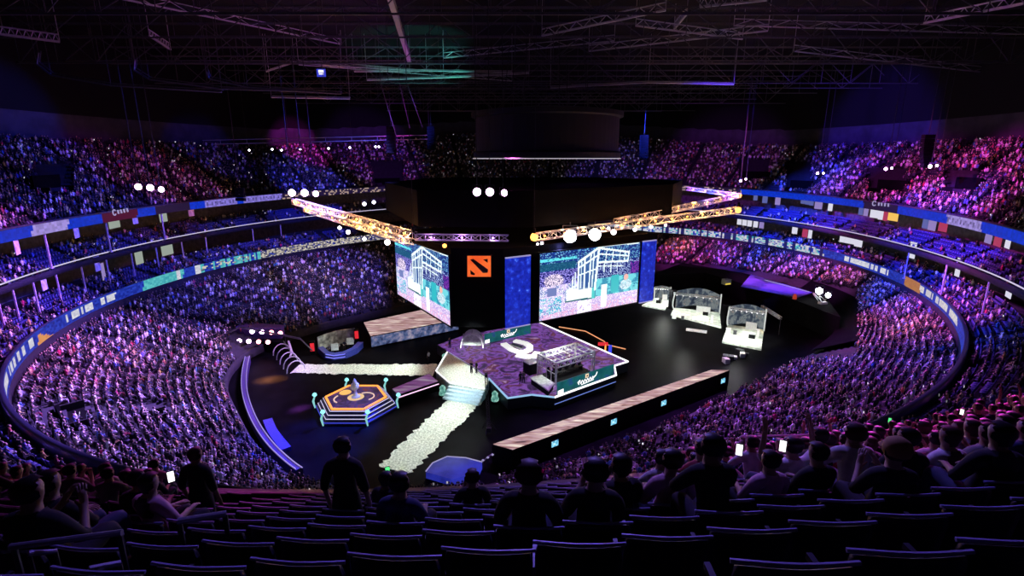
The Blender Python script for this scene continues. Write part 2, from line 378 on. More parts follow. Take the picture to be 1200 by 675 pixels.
# lit phones in the distance: small glowing slabs held in laps
PV = np.array([(-.06, .34, .80), (.06, .34, .80), (.06, .37, .99), (-.06, .37, .99), (-.06, .325, .80), (.06, .325, .80), (.06, .355, .99), (-.06, .355, .99)]); PF = np.array([(0,1,2),(0,2,3),(6,5,4),(7,6,4),(0,4,5),(0,5,1),(2,6,7),(2,7,3),(1,5,6),(1,6,2),(3,7,4),(3,4,0)])
ph_idx = CROWD[rng.random(len(CROWD)) < .05]
def phone_col(n): return np.repeat((np.array([.9, .85, 1.])*(.15+.85*rng.random((n, 1))**2))[:, None, :], 8, 1)
o = mass('crowd_phones', ph_idx, PV*np.array([1.15, 1, 1.])+np.array([0, 0, .1]), PF, phone_col, emat('phone_glow', None, 1.3, attr='tone'))
tag(o, 'lit phone screens held up among the distant crowd', 'phones', kind='stuff')
# empty seats of the distance
def seatarr():
    b = MB(); b.box((0, .05, .42), (.46, .44, .07)); b.add([(-.24,-.2,.42),(.24,-.2,.42),(.24,-.24,.88),(-.24,-.24,.88),(-.24,-.26,.42),(.24,-.26,.42),(.24,-.30,.88),(-.24,-.30,.88)], [(0,1,2,3),(7,6,5,4),(3,2,6,7),(0,3,7,4),(1,5,6,2),(0,4,5,1)])
    b.box((0, 0, .2), (.1, .3, .4)); return np.array(b.v), np.array(b.f)
SV, SF = seatarr()
def seat_col(n): return np.repeat(np.where(((tier[srest] == 1) | (tier[srest] == 2))[:, None], np.array([[.05, .06, .2]]), np.array([[.009, .009, .022]]))[:, None, :], len(SV), 1)  # club and mezzanine seats bluer and paler: blue light put into their colour
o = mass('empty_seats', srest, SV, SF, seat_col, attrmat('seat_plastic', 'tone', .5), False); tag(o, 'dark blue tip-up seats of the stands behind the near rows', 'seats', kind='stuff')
print('seats', len(SEAT), 'crowd', len(CROWD), 'seat mass', len(srest), 'far edge of individuals', dist[IND].max(), dist[SIND].max())
# ------------------------------------------------------------------ individual seats
def copy_tree(o, parent=None):
    c = o.copy(); COL.objects.link(c)
    if parent is not None: c.parent = parent
    for ch in o.children: copy_tree(ch, c)
    return c
def seat_proto(name, m, parts, down):
    r = thing(name, '', 'seat', (0, 0, 0))
    back = MB()
    rows_ = []
    for h, yy, w in ((.40, -.2, .25), (.6, -.225, .262), (.8, -.25, .262), (.87, -.262, .25), (.885, -.285, .24)):
        rows_.append([(w*(t/4), yy-.035*(1-(t/4)**2), h-.012*abs(t/4)**3) for t in range(-4, 5)])
    rows_ += [[(x*.98, y-.03, z-.012*(i < 1)) for x, y, z in r_] for i, r_ in enumerate(rows_[3::-1])]
    vs = [p for q in rows_ for p in q]; fs = [(a*9+i, a*9+i+1, (a+1)*9+i+1, (a+1)*9+i) for a in range(len(rows_)-1) for i in range(8)]
    n = len(rows_)*9
    fs += [tuple(a*9 for a in range(len(rows_))), tuple(a*9+8 for a in range(len(rows_)))[::-1], tuple(range(9))+tuple(range(n-1, n-10, -1))]
    back.add(vs, fs)
    pan = MB()
    if down: pan.lathe((0, .04, .40), [(.2, 0), (.235, .03), (.23, .06), (.2, .075)], 10); pan.box((0, -.12, .43), (.42, .2, .05))
    else: pan.lathe((0, -.13, .46), [(.15, -.06), (.18, -.03), (.18, .0), (.16, .015)], 10, axis=(0, 1, -.15))
    leg = MB(); leg.tube((0, -.05, .0), (0, -.05, .42), .035, 6); leg.box((0, -.05, .01), (.12, .22, .02)); leg.tube((-.25, -.16, .42), (0, -.05, .38), .015, 5); leg.box((-.26, -.1, .62), (.03, .2, .035)); leg.tube((-.26, -.16, .62), (-.26, -.16, .42), .015, 5)
    tr_ = MB(); tr_.path([(.275*(t/4), -.035*(1-(t/4)**2)-.272, .897-.012*abs(t/4)**3) for t in range(-4, 5)], .012, 5)  # added strip that carries the painted highlight along the seat top
    if parts: back.build('backrest', m, r, True); pan.build('seat_pan', m, r, True); leg.build('pedestal', M_metal, r); tr_.build('top_edge_highlight', M_edge_hl, r)
    else:
        COL.objects.unlink(r); bpy.data.objects.remove(r); a = MB()
        for q, mi in ((back, 0), (pan, 0), (leg, 1), (tr_, 2)): a.add(q.v, q.f, mi)
        r = a.build(name, [m, M_metal, M_edge_hl]); me = r.data
        me.transform(Matrix.Translation(r.location)); r.location = (0, 0, 0)
    return r
protos = {}
for n_, i in enumerate(SIND):
    key = (n_ < 110, bool(filled[i]))
    if key not in protos: o = protos[key] = seat_proto('stadium_seat', M_seat, *key)
    else: o = copy_tree(protos[key])
    o.location = SEAT[i, :3]; o.rotation_euler = (0, 0, SEAT[i, 3]-PI/2)
    k = int(SEAT[i, 5]); side = 'beside the thick handrail' if px[i] < 230 else ('in the empty middle rows' if px[i] < 760 else 'towards the pink-lit spectators')
    row = ['front row', 'second row', 'third row', 'fourth row', 'fifth row', 'sixth row', 'seventh row', 'eighth row', 'ninth row', 'tenth row', 'eleventh row', 'twelfth row'][min(k, 11)]
    state = 'occupied' if filled[i] else 'empty'
    lab = f'{state} dark blue moulded seat, {row} of the near stand, {side}'
    tag(o, lab, 'seat', f'{state} seats in the {row} {side}')
# ------------------------------------------------------------------ people
def make_person(pose, longhair=False, hat=False):
    J, E, Rg, Rd = [], [], [], []
    def j(p, r, parent=None, g='skin', r2=None):
        J.append(p); Rd.append((r, r2 or r)); 
        if parent is not None: E.append((parent, len(J)-1)); Rg.append(g)
        return len(J)-1
    seated = pose != 'stand' and pose != 'stand_talk'
    hz = .5 if seated else .93
    lean = .14 if pose == 'lean' else (-.06 if seated else 0)
    pel = j((0, 0, hz), .135, None, r2=.11)
    ab = j((0, lean*.3, hz+.16), .13, pel, 'shirt', .105); ch = j((0, lean*.7, hz+.36), .15, ab, 'shirt', .11); uc = j((0, lean, hz+.47), .1, ch, 'shirt', .09)
    nk = j((0, lean+.015, hz+.57), .052, uc); hd1 = j((0, lean+.035, hz+.64), .066, nk, 'skin', .07); hd2 = j((0, lean+.03, hz+.72), .084, hd1, 'skin', .1); hd3 = j((0, lean+.015, hz+.80), .072, hd2, 'skin', .085)
    j((0, lean+.145, hz+.70), .014, hd2)                      # nose
    for sx in (-1, 1): j((sx*.1, lean+.02, hz+.71), .018, hd2)  # ears
    arms = {'lap': ((.25, .06, .23), (.13, .3, .17), (.1, .39, .16)), 'lean': ((.25, .22, .24), (.12, .42, .16), (.08, .5, .16)), 'cheer': ((.36, .08, .56), (.3, .12, .83), (.29, .15, .92)),
            'phone': ((.24, .1, .22), (.1, .32, .34), (.06, .37, .42)), 'stand': ((.25, -.03, .2), (.26, .05, -.04), (.25, .08, -.13)), 'stand_talk': ((.25, .0, .22), (.14, .24, .22), (.08, .31, .26)), 'fold': ((.26, .1, .24), (.04, .24, .27), (-.06, .25, .28))}[pose]
    for sx in (-1, 1):
        sh = j((sx*.165, lean*.95-.01, hz+.48), .066, uc, 'shirt'); pts = [Vector((sx*a[0], lean*.6+a[1], hz+a[2])) for a in arms]
        el = j(pts[0], .045, sh, 'shirt'); wr = j(pts[1], .03, el, 'skin', .026); d = (pts[2]-pts[1]).normalized(); pm = j(pts[2], .036, wr, 'skin', .022)
        side = d.cross(Vector((0, 0, 1)) if abs(d.z) < .8 else Vector((0, 1, 0))).normalized(); dn = side.cross(d).normalized()
        if dn.z > 0: dn = -dn
        for q, ln in zip((-1.5, -.5, .5, 1.5), (.06, .075, .078, .062)):
            a = pts[2]+d*.035+side*q*.019; k1 = j(a, .0095, pm); k2 = j(a+d*ln*.55+dn*.008, .0085, k1); j(a+d*ln*.85+dn*ln*.45, .0075, k2)
        t1 = j(pts[1]+d*.035+side*sx*-.038, .011, wr); j(pts[1]+d*.08+side*sx*-.055+dn*.012, .009, t1)
        if seated:
            hp = j((sx*.09, .06, hz-.02), .1, pel, 'trs'); kn = j((sx*.13, .46, hz+.03), .066, hp, 'trs'); an = j((sx*.13, .47, .1), .042, kn, 'trs'); j((sx*.14, .62, .04), .036, an, 'shoe')
        else:
            hp = j((sx*.09, 0, hz-.08), .1, pel, 'trs'); kn = j((sx*.11, .02, .5), .064, hp, 'trs'); an = j((sx*.12, -.02, .09), .042, kn, 'trs'); j((sx*.14, .13, .035), .036, an, 'shoe')
    me = bpy.data.meshes.new('sk'); me.from_pydata([tuple(p) for p in J], E, []); ob = bpy.data.objects.new('sk', me); COL.objects.link(ob)
    md = ob.modifiers.new('s', 'SKIN'); md.use_smooth_shade = True; ss = ob.modifiers.new('u', 'SUBSURF'); ss.levels = ss.render_levels = 1
    sv = me.skin_vertices[0].data
    for i, r in enumerate(Rd): sv[i].radius = r; sv[i].use_root = (i == 0)
    dg = bpy.context.evaluated_depsgraph_get(); dg.update(); ev = bpy.data.meshes.new_from_object(ob.evaluated_get(dg)); bpy.data.objects.remove(ob)
    n = len(ev.vertices); co = np.zeros(n*3); ev.vertices.foreach_get('co', co); co = co.reshape(-1, 3); nr = np.zeros(n*3); ev.vertices.foreach_get('normal', nr); nr = nr.reshape(-1, 3)
    A = np.array([J[a] for a, _ in E], float); B = np.array([J[b_] for _, b_ in E], float); rr = np.array([(max(Rd[a])+max(Rd[b_]))/2 for a, b_ in E])
    polys = [tuple(p.vertices) for p in ev.polygons]; reg = []
    for p in polys:
        c = co[list(p)].mean(0); t = np.clip(((c-A)*(B-A)).sum(1)/np.maximum(((B-A)**2).sum(1), 1e-9), 0, 1); dd = np.linalg.norm(A+(B-A)*t[:, None]-c, axis=1)/rr
        g = Rg[int(np.argmin(dd))]
        if g == 'skin' and c[2] > hz+.6 and abs(c[0]) < .16 and (c[2] > hz+.775 or (c[1] < lean+.0 and c[2] > hz+(.64 if not longhair else .5))): g = 'hair'
        if g == 'shirt' and longhair and c[1] < lean-.05 and c[2] > hz+.38 and abs(c[0]) < .1: g = 'hair'
        if g == 'shirt' and c[2] < hz+.0 and abs(c[0]) < .2: g = 'trs'
        reg.append(g)
    def sub(name, gs, infl, mats, gm=None):
        b_ = MB(); ids = {}
        for p, g in zip(polys, reg):
            if g not in gs: continue
            f = []
            for v in p:
                if v not in ids: ids[v] = len(b_.v); b_.v.append(tuple(co[v]+nr[v]*infl))
                f.append(ids[v])
            b_.f.append(tuple(f)); b_.m.append(0 if gm is None else gm[g])
        m_ = bpy.data.meshes.new(name); m_.from_pydata(b_.v, [], b_.f); m_.polygons.foreach_set('use_smooth', [True]*len(b_.f)); m_.polygons.foreach_set('material_index', b_.m)
        for q in mats: m_.materials.append(q)
        return m_
    allg = {'skin', 'shirt', 'trs', 'hair', 'shoe'}
    W = [SKIN[0], SHIRT[0][1], TRS[0], HAIR[0]]
    res = {'body': sub('body', allg, 0, [SKIN[0]]), 'shirt': sub('shirt', {'shirt'}, .014, [SHIRT[0][1]]), 'trousers': sub('trousers', {'trs', 'shoe'}, .012, [TRS[0]]),
           'hair': sub('hair', {'hair'}, .022, [HAIR[0]]), 'whole': sub('person', allg, 0, W, {'skin': 0, 'shirt': 1, 'trs': 2, 'hair': 3, 'shoe': 2}), 'hz': hz, 'lean': lean}
    e = MB()
    for sx in (-1, 1): e.lathe((sx*.033, lean+.122, hz+.715), [(.002, -.008), (.011, -.003), (.011, .003), (.002, .008)], 6, axis=(0, 1, 0))
    e.box((0, lean+.105, hz+.655), (.05, .012, .008))
    m_ = bpy.data.meshes.new('face_features'); m_.from_pydata(e.v, [], e.f); m_.materials.append(HAIR[0]); res['face'] = m_
    return res
SKIN = [mat('light_skin', (.55, .36, .27), .55, 0, .1), mat('tan_skin', (.4, .25, .17), .55, 0, .1)]
HAIR = [mat('black_hair', (.012, .01, .01), .45), mat('brown_hair', (.06, .035, .02), .5)]
SHIRT = [('black', mat('black_cloth', (.015, .015, .018), .85)), ('grey', mat('grey_cloth', (.2, .2, .21), .85)), ('white', mat('white_cloth', (.75, .75, .75), .85)), ('dark blue', mat('navy_cloth', (.03, .04, .12), .85)), ('red', mat('red_cloth', (.4, .04, .05), .85)), ('pale pink', mat('pink_cloth', (.7, .4, .5), .85)), ('black', MATS['black_cloth'])]
TRS = [mat('dark_trousers', (.02, .02, .028), .85), mat('denim', (.06, .08, .15), .85)]
POSES = ['lap', 'lean', 'phone', 'fold', 'cheer', 'lap', 'lean']
VAR = {}
for nm, ps, lh in (('lap', 'lap', False), ('lap_long', 'lap', True), ('lean', 'lean', False), ('phone', 'phone', False), ('fold', 'fold', True), ('cheer', 'cheer', False), ('stand', 'stand', False), ('stand_talk', 'stand_talk', False)): VAR[nm] = make_person(ps, lh)
POSETXT = {'lap': 'sitting upright', 'lap_long': 'with long hair', 'lean': 'leaning forward', 'phone': 'with raised forearms', 'fold': 'with folded arms', 'cheer': 'raising both arms', 'stand': 'standing', 'stand_talk': 'standing with hands raised'}
def linkmesh(name, me, m, parent=None):
    o = bpy.data.objects.new(name, me); COL.objects.link(o)
    if parent is not None: o.parent = parent
    for s, k in zip(o.material_slots, m if isinstance(m, list) else [m]): s.link = 'OBJECT'; s.material = k
    return o
def person(var, loc, rz, shirt, detail, label, group=None, sc=1., trs=0, hat=None):
    v = VAR[var]; sk, hr = random.choice(SKIN), HAIR[0] if random.random() < .85 else HAIR[1]
    if detail:
        o = linkmesh('person', v['body'], sk)
        linkmesh('shirt', v['shirt'], SHIRT[shirt][1], o); linkmesh('trousers', v['trousers'], TRS[trs], o); linkmesh('hair', v['hair'], hr, o)
        if detail > 1: linkmesh('face_features', v['face'], HAIR[0], o)
        if hat:
            z = v['hz']+.70; y = v['lean']; b_ = MB(); b_.lathe((0, y+.01, z), [(.112, 0), (.118, .05), (.1, .115), (.05, .15), (.01, .155)], 12); b_.lathe((0, y+.09, z+.01), [(.1, 0), (.105, .012), (.09, .016)], 10)
            q = b_.build('cap', hat, None, True); q.data.transform(Matrix.Translation(q.location)); q.location = (0, 0, 0); q.parent = o
    else: o = linkmesh('person', v['whole'], [sk, SHIRT[shirt][1], TRS[trs], hr])
    o.location = loc; o.rotation_euler = (0, 0, rz); o.scale = (sc, sc, sc); return tag(o, label, 'person', group)
VN = ['lap', 'lap_long', 'lean', 'phone', 'fold', 'lap', 'lean', 'phone', 'lap', 'lap_long']
M_tan = mat('tan_cap_cloth', (.45, .28, .1), .8)
hats = int(np.argmin(np.hypot(px[IND]-1053, py[IND]-535)+np.where(near[IND], 0, 999)))
ROWN = ['front row', 'second row', 'third row', 'fourth row', 'fifth row', 'sixth row', 'seventh row', 'eighth row', 'ninth row', 'tenth row', 'eleventh row', 'twelfth row']
for n_, i in enumerate(IND):
    vn = random.choice(VN) if not (n_ % 31 == 20 and px[i] > 700) else 'cheer'; sh = random.choice([0, 0, 0, 3, 1, 2, 4, 5, 3, 6])
    if px[i] > 740 and random.random() < .5: sh = random.choice([2, 5, 1])
    if 230 < px[i] < 740: sh = random.choice([0, 0, 3])
    s = SEAT[i]; a = s[3]-PI/2; k = int(s[5])
    where = 'beside the handrail' if px[i] < 230 else ('among empty seats' if px[i] < 760 else 'in the pink light on the right')
    if px[i] < 230: where = 'beside the handrail'
    elif px[i] >= 760: where = 'in the pink light'
    lv = f'{SHIRT[sh][0]} top' if n_ != hats else f'{SHIRT[sh][0]} top and tan cap'
    lab = f'person in {lv} {POSETXT[vn]}, {ROWN[min(k, 11)]}, {where}'
    loc = Vector(s[:3])+Vector((math.cos(s[3]), math.sin(s[3]), 0))*-.03
    person(vn, loc, a+random.gauss(0, .2), sh, (2 if n_ < 25 else 1) if n_ < 90 or n_ == hats else 0, lab, f'{lab} group', random.uniform(.94, 1.06), random.randrange(2), M_tan if n_ == hats else None)
# the two silhouettes that stand, and phones of the near rows
def tread_at(x, y):
    ph = math.atan2(y-C0[1], x-C0[0]); r = math.hypot(x-C0[0], y-C0[1]); s = r-float(r22(np.array([ph]))[0]); k = max(0, math.floor((s-.3)/PITCH)); return 22+SL*PITCH*k, ph
for (hx, d, nm, lab) in ((410, 5.9, 'stand', 'person in black standing, the larger dark silhouette in front of the blue floor'), (243, 6.8, 'stand', 'person in black standing, the slimmer dark silhouette before the violet crowd')):
    x = (hx-600)/F*d*1.17; y = d; z, ph = tread_at(x, y); person(nm, (x, y, z), ph+PI-PI/2, 0, 2, lab, None, 1.06 if hx > 300 else .98)
def phone(loc, rz, col, label):
    t = thing('phone', label, 'phone', loc); b_ = MB(); b_.box(Vector(loc), (.072, .012, .145), rz); b_.build('phone_case', M_black, t)
    b_ = MB(); d = Vector((math.sin(rz), -math.cos(rz), 0))*.008; b_.box(Vector(loc)+d, (.066, .004, .133), rz); b_.build('phone_screen', col, t)
M_ph = emat('phone_white', (.95, 1, .95), 2.2); M_phg = emat('phone_green', (.1, .9, .25), 1.2)
for hx, hy, colr, word in ((470, 585, M_ph, 'white-lit phone held up in front of the floor path'), (900, 556, M_ph, 'white-lit phone in the pink-lit rows, upper one'), (184, 591, M_ph, 'white-lit phone beside the slim standing silhouette'), (962, 629, M_ph, 'white-lit phone in the lowest pink-lit rows'), (338, 589, M_phg, 'green-lit phone between the two standing silhouettes'), (1060, 497, M_phg, 'green-lit phone high in the pink-lit rows'), (1148, 487, M_ph, 'white-lit phone at the outer end of the near stand')):
    d_ = np.hypot(px[IND]-hx, py[IND]+8-hy)+np.where(near[IND] & (dist[IND] > 6.5), 0, 999); i = IND[int(np.argmin(d_))]; s = SEAT[i]
    rgt = Vector((-math.sin(s[3]), math.cos(s[3]), 0)); loc = Vector(s[:3])+Vector((math.cos(s[3]), math.sin(s[3]), 0))*.38+rgt*.12+Vector((0, 0, 1.0)); phone(loc, math.atan2(loc.x, loc.y)*-1, colr, word)

# ------------------------------------------------------------------ screens box above the stage
ZB, ZT = 6., 16.4
cor = [P(530, 383, ZB), P(590, 384, ZB)]
n0 = P(530, 383, ZB); n1 = P(591, 384, ZB)
dR = (P(764, 350, ZB)-n1); dR.z = 0; LR = dR.length; dR.normalize()
dL = (P(467, 345, ZB)-n0); dL.z = 0; LL = dL.length; dL.normalize()
print('box', n0, n1, dR, LR, dL, LL, dR.dot(dL))
up = Vector((0, 0, 1))
def outn(d): 
    n = Vector((d.y, -d.x, 0)); return n if n.dot(Vector((0, -1, 0))) > 0 else -n
nR, nL = outn(dR), outn(dL)
far_r = n1+dR*(LR+.6); far_l = n0+dL*(LL+.4)
cen_box = (far_r+far_l)/2
back = far_r+far_l-(n0+n1)/2
rigz = lambda p, z: Vector((p.x, p.y, z))
# picture shown on both big screens
PW, PHH = 184, 96
def picture():
    u, v = np.meshgrid((np.arange(PW)+.5)/PW, (np.arange(PHH)+.5)/PHH); r = np.random.default_rng(11); n = lambda: r.random((PHH, PW))
    sm = lambda a, k: sum(np.roll(np.roll(a, i, 0), j, 1) for i in range(-k, k+1) for j in range(-k, k+1))/(2*k+1)**2
    I = np.zeros((PHH, PW, 3)); n1_, n2_, n3_ = n(), sm(n(), 1), sm(n(), 4)*2-.5
    I[:] = np.array([.03, .10, .38]); I *= (.35+1.2*n2_)[..., None]
    def put(m, c, a=1.): I[m] = I[m]*(1-a)+np.array(c)*a
    put((n1_ > .86) & (v < .4), (.4, .75, .9)); put((v > .09) & (v < .14) & (u < .34) & (n2_ > .4), (.25, .8, .85)); put((v > .17) & (v < .27) & (u < .33), (.03, .2, .3), .8)
    put((u < .36) & (v > .28) & (v < .5), (.06, .05, .3), .8); put((u < .36) & (v > .28) & (v < .5) & (n1_ > .6), (.5, .45, .9))
    put((u > .55) & (v > .25) & (v < .52), (.02, .05, .3), .85); put((u > .55) & (v > .25) & (v < .5) & (n1_ > .75), (.6, .7, .95)); put((u > .9) & (v > .3) & (v < .5) & (n1_ > .6), (.4, .1, .55))
    put((u > .54) & (v > .5) & (v < .78), (.10, .42, .58)); put((u > .54) & (v > .5) & (v < .78) & (n3_ > .5), (.3, .75, .8)); put((u > .7) & (u < .78) & (v > .48) & (v < .76), (.1, .6, .65)); 
    put((((u-.86)/.07)**2+((v-.66)/.09)**2 < .4+n2_) & (n1_ > .25), (.75, .85, .9)); put((((u-.86)/.025)**2+((v-.54)/.05)**2 < 1), (.9, .6, .55)); put((u > .8) & (u < .98) & (v > .78) & (n2_ > .45), (.95, .93, 1))
    put((u < .4) & (v > .5), (.35, .42, .7)); put((u < .4) & (v > .5) & (n3_ > .5), (.75, .65, .9)); put((u < .2) & (v > .68) & (n2_ > .5), (.15, .6, .75)); put((u < .3) & (v > .5) & (n1_ > .72), (.97, .95, 1))
    put((((u-.13)/.09)**2+((v-.43)/.1)**2 < .5+n2_)& (n1_ > .35), (.92, .82, .95)); put((u > .07) & (u < .16) & (v > .53) & (v < .66), (.3, .35, .6))
    put((v > .78) & (u > .22), (.62, .5, .82)); put((v > .78) & (u > .22) & (n1_ > .55), (.95, .86, .95)); put((v > .93-.06*u) & (n2_ > .5), (.85, .6, .8))
    put((u > .25) & (u < .52) & (v > .60+.08*(u-.4)) & (v < .78), (.95, 1, .98)); put((u > .24) & (u < .54) & (np.abs(v-.785-.05*(u-.4)) < .012), (.05, .25, .3)); put((u > .5) & (u < .535) & (v > .5) & (v < .8), (.2, .7, .7)); put((u > .6) & (u < .655) & (v > .6) & (v < .97), (1, 1, 1)); put((u > .36) & (u < .5) & (v > .8) & (n2_ > .42), (1, 1, 1))
    def line(a, b_, w, c=(.9, 1, 1)):
        ax, ay = a; bx, by = b_; L2 = ((bx-ax)*2)**2+(by-ay)**2; t = np.clip(((u-ax)*2*(bx-ax)*2+(v-ay)*(by-ay))/L2, 0, 1)
        put(np.hypot((u-ax-t*(bx-ax))*2, v-ay-t*(by-ay)) < w, c)
    put((u > .36) & (u < .55) & (v > .2-.9*(u-.36)+.02) & (v < .62), (.12, .25, .5), .75)
    for a, b_, w in (((.36, .2), (.36, .66), .016), ((.56, .0), (.53, .66), .022), ((.36, .2), (.56, .01), .02), ((.36, .29), (.56, .12), .014), ((.36, .4), (.53, .34), .01), ((.42, .16), (.42, .62), .016), ((.48, .1), (.47, .62), .014), ((.39, .2), (.385, .6), .009), ((.51, .08), (.5, .6), .012), ((.31, .42), (.3, .65), .014), ((.33, .35), (.33, .65), .01),
                     ((.56, .02), (.88, .14), .016), ((.56, .11), (.88, .2), .012), ((.56, .24), (.87, .28), .016), ((.88, .13), (.87, .29), .012), ((.64, .06), (.63, .26), .01), ((.71, .08), (.7, .26), .01), ((.78, .1), (.78, .27), .01), ((.84, .12), (.83, .27), .009), ((.56, .3), (.82, .35), .008), ((.62, .27), (.62, .4), .007), ((.69, .3), (.69, .42), .007), ((.76, .3), (.76, .42), .007), ((.25, .62), (.36, .54), .014), ((.98, .0), (.4, -.02), .02)): line(a, b_, w)
    return np.clip(I, 0, 1)**1.5
PIC = picture()
def screen(label, bl, d, length, z0, z1, n, name='video_screen'):
    t = thing(name, label, 'screen', rigz(bl+d*length/2, z0))
    gx, gy = np.meshgrid(np.linspace(0, 1, PW+1), np.linspace(0, 1, PHH+1)); q = np.array(bl)[None, None, :2]+np.array(d)[None, None, :2]*(gx*length)[..., None]+np.array(n)[None, None, :2]*.16
    V = np.concatenate([q, (z1-(z1-z0)*gy)[..., None]], 2).reshape(-1, 3)-np.array(t.location)
    i = (np.arange(PHH)[:, None]*(PW+1)+np.arange(PW)[None]).ravel(); fs = np.stack([i, i+PW+1, i+PW+2, i+1], 1)
    o = npmesh('picture', V, fs, emat('screen_picture', None, 1.15, attr='pic'), 'pic', PIC.reshape(-1, 3)); o.parent = t
    b_ = MB(); c = rigz(bl+d*length/2, (z0+z1)/2); rz = math.atan2(d.y, d.x); b_.box(c, (length+.1, .28, z1-z0+.1), rz); b_.build('cabinet', M_black, t)
    f = MB()
    for zz in (z0-.1, z1+.1): f.box(rigz(c, zz)+n*.1, (length+.3, .35, .2), rz)
    for s in (-1, 1): f.box(c+d*s*(length/2+.1)+n*.1, (.16, .35, z1-z0+.2), rz)
    f.build('frame', M_black, t)
sR0 = (P(628, 375, ZB)-n1).length; sR1 = (P(740, 352, ZB)-n1).length
screen('large video screen between two blue panels, showing the booth under a blue sky', n1+dR*sR0, dR, sR1-sR0, ZB, ZT, nR)
screen('large video screen beside the black wall with the orange emblem', far_l-dL*.4, -dL, LL-.1, ZB+.1, ZT+.2, nL)
M_bluep = emat('blue_panel_led', None, .85, pattern=dict(ramp=[(.3, (.005, .012, .34)), (.55, (.012, .03, .6)), (.68, (.03, .09, .9)), (.78, (.25, .5, 1))], detail=6, map=(1, 1, 1)), scale=1.6)
def bluepanel(label, a, b_, z0, z1):
    m = n1+dR*(a+b_)/2; t = thing('led_panel', label, 'screen', rigz(m, z0)); rz = math.atan2(dR.y, dR.x)
    q = MB(); q.box(rigz(m, (z0+z1)/2)+nR*.1, (b_-a, .2, z1-z0), rz); q.build('panel', M_bluep, t)
    q = MB(); q.box(rigz(m, z1+.12)+nR*.12, (b_-a, .26, .16), rz); q.box(rigz(m, z0-.1)+nR*.12, (b_-a, .26, .14), rz); q.build('light_bar', M_led_v, t)
e1 = (P(620, 378, ZB)-n1).length; f0 = (P(745, 352, ZB)-n1).length
bluepanel('tall blue patterned panel beside the black wall with the emblem', .15, e1, ZB-.1, ZT-.2); bluepanel('tall blue patterned panel at the outer end of the big screen', f0, LR, ZB-.2, ZT-.1)
# box shell
pl = [n0, n1, far_r, back+(far_r-n1)*.0, far_l]
b = MB(); inn = [n0-nL*.25-nR*.25, n1-nR*.3, far_r-nR*.3, back, far_l-nL*.3]
b.prism([(p.x, p.y) for p in inn], ZB-.1, ZT+1.2); tag(b.build('screen_rig_drape', M_drape), 'black drape box that carries the big screens above the stage', 'drape')
# emblem panel on the chamfer
dc = (n1-n0); dc.z = 0; dc.normalize(); nc = outn(dc); mc = (n0+n1)/2; rzc = math.atan2(dc.y, dc.x)
e_l = P(547, 325, 12).x
t = thing('emblem_sign', 'square orange lit sign with a dark slanted emblem on the black wall', 'sign', rigz(mc, 12.5)+nc*.5)
def onface(px, py):
    d = ray(px, py); o0 = Vector((0, 0, HC)); k = (mc+nc*.6-o0).dot(nc)/d.dot(nc); return o0+d*k
tl, tr, br, bl_ = onface(547, 299), onface(576, 299), onface(576, 325), onface(547, 325)
b = MB(); b.slab([bl_, br, tr, tl], .3); b.build('sign_board', emat('orange_sign', None, 1., pattern=dict(ramp=[(.3, (.85, .07, .015)), (.7, (1, .2, .04))]), scale=.4), t)
def q2(u, v): return bl_+(br-bl_)*u+(tl-bl_)*v+nc*.02
b = MB()
for pg in ([(.14, .80), (.26, .84), (.86, .36), (.84, .22), (.66, .2)], [(.16, .14), (.14, .34), (.34, .16), (.3, .1)], [(.66, .8), (.84, .84), (.84, .66)]):
    k = [q2(*c) for c in pg]; b.add(k+[p+nc*.06 for p in k], [tuple(range(len(k)))[::-1], tuple(range(len(k), 2*len(k)))]+[(i, (i+1) % len(k), len(k)+(i+1) % len(k), len(k)+i) for i in range(len(k))])
b.build('emblem', mat('dark_red_paint', (.03, .004, .002), .6), t)
b = MB(); w = .12
for a, c in ((bl_, br), (br, tr), (tr, tl), (tl, bl_)): b.tube(a, c, w, 4)
b.build('sign_frame', M_black, t)
# masking above the rig
tp = [P(455, 268, 20), P(592, 277, 20), P(625, 276, 20), P(800, 252, 21)]
mk = [Vector((-13.5, 75, 0)), Vector((-2, 74, 0)), Vector((3, 74.5, 0)), Vector((28, 92, 0)), Vector((36, 112, 0)), Vector((18, 128, 0)), Vector((-18, 124, 0)), Vector((-24, 100, 0))]
b = MB(); b.prism([(p.x, p.y) for p in mk], 20.4, 25.6); tag(b.build('rig_masking_drape', M_drape), 'wide black masking drape hanging over the lighting trusses', 'drape')
# ------------------------------------------------------------------ lighting trusses
def truss(mb, a, b_, w, step=1.4, r=.055):
    a, b_ = Vector(a), Vector(b_); d = (b_-a); L = d.length; d.normalize(); s = d.cross(up).normalized()*w/2; h = s.cross(d).normalized()*w/2
    cs = [s+h, s-h, -s-h, -s+h]
    for c in cs: mb.tube(a+c, b_+c, r, 4)
    n = max(1, round(L/step))
    for i in range(n):
        p, q = a+d*(L*i/n), a+d*(L*(i+1)/n)
        for k in range(4):
            c1, c2 = cs[k], cs[(k+1) % 4]
            if i % 2: c1, c2 = c2, c1
            mb.tube(p+c1, q+c2, r*.6, 3)
            mb.tube(p+cs[k], p+cs[(k+1) % 4], r*.6, 3)
def pl_light(loc, col, e, r=.3):
    l = bpy.data.lights.new('lamp_glow', 'POINT'); l.energy = e; l.color = col; l.shadow_soft_size = r
    o = bpy.data.objects.new('lamp_glow', l); COL.objects.link(o); o.location = loc; return o
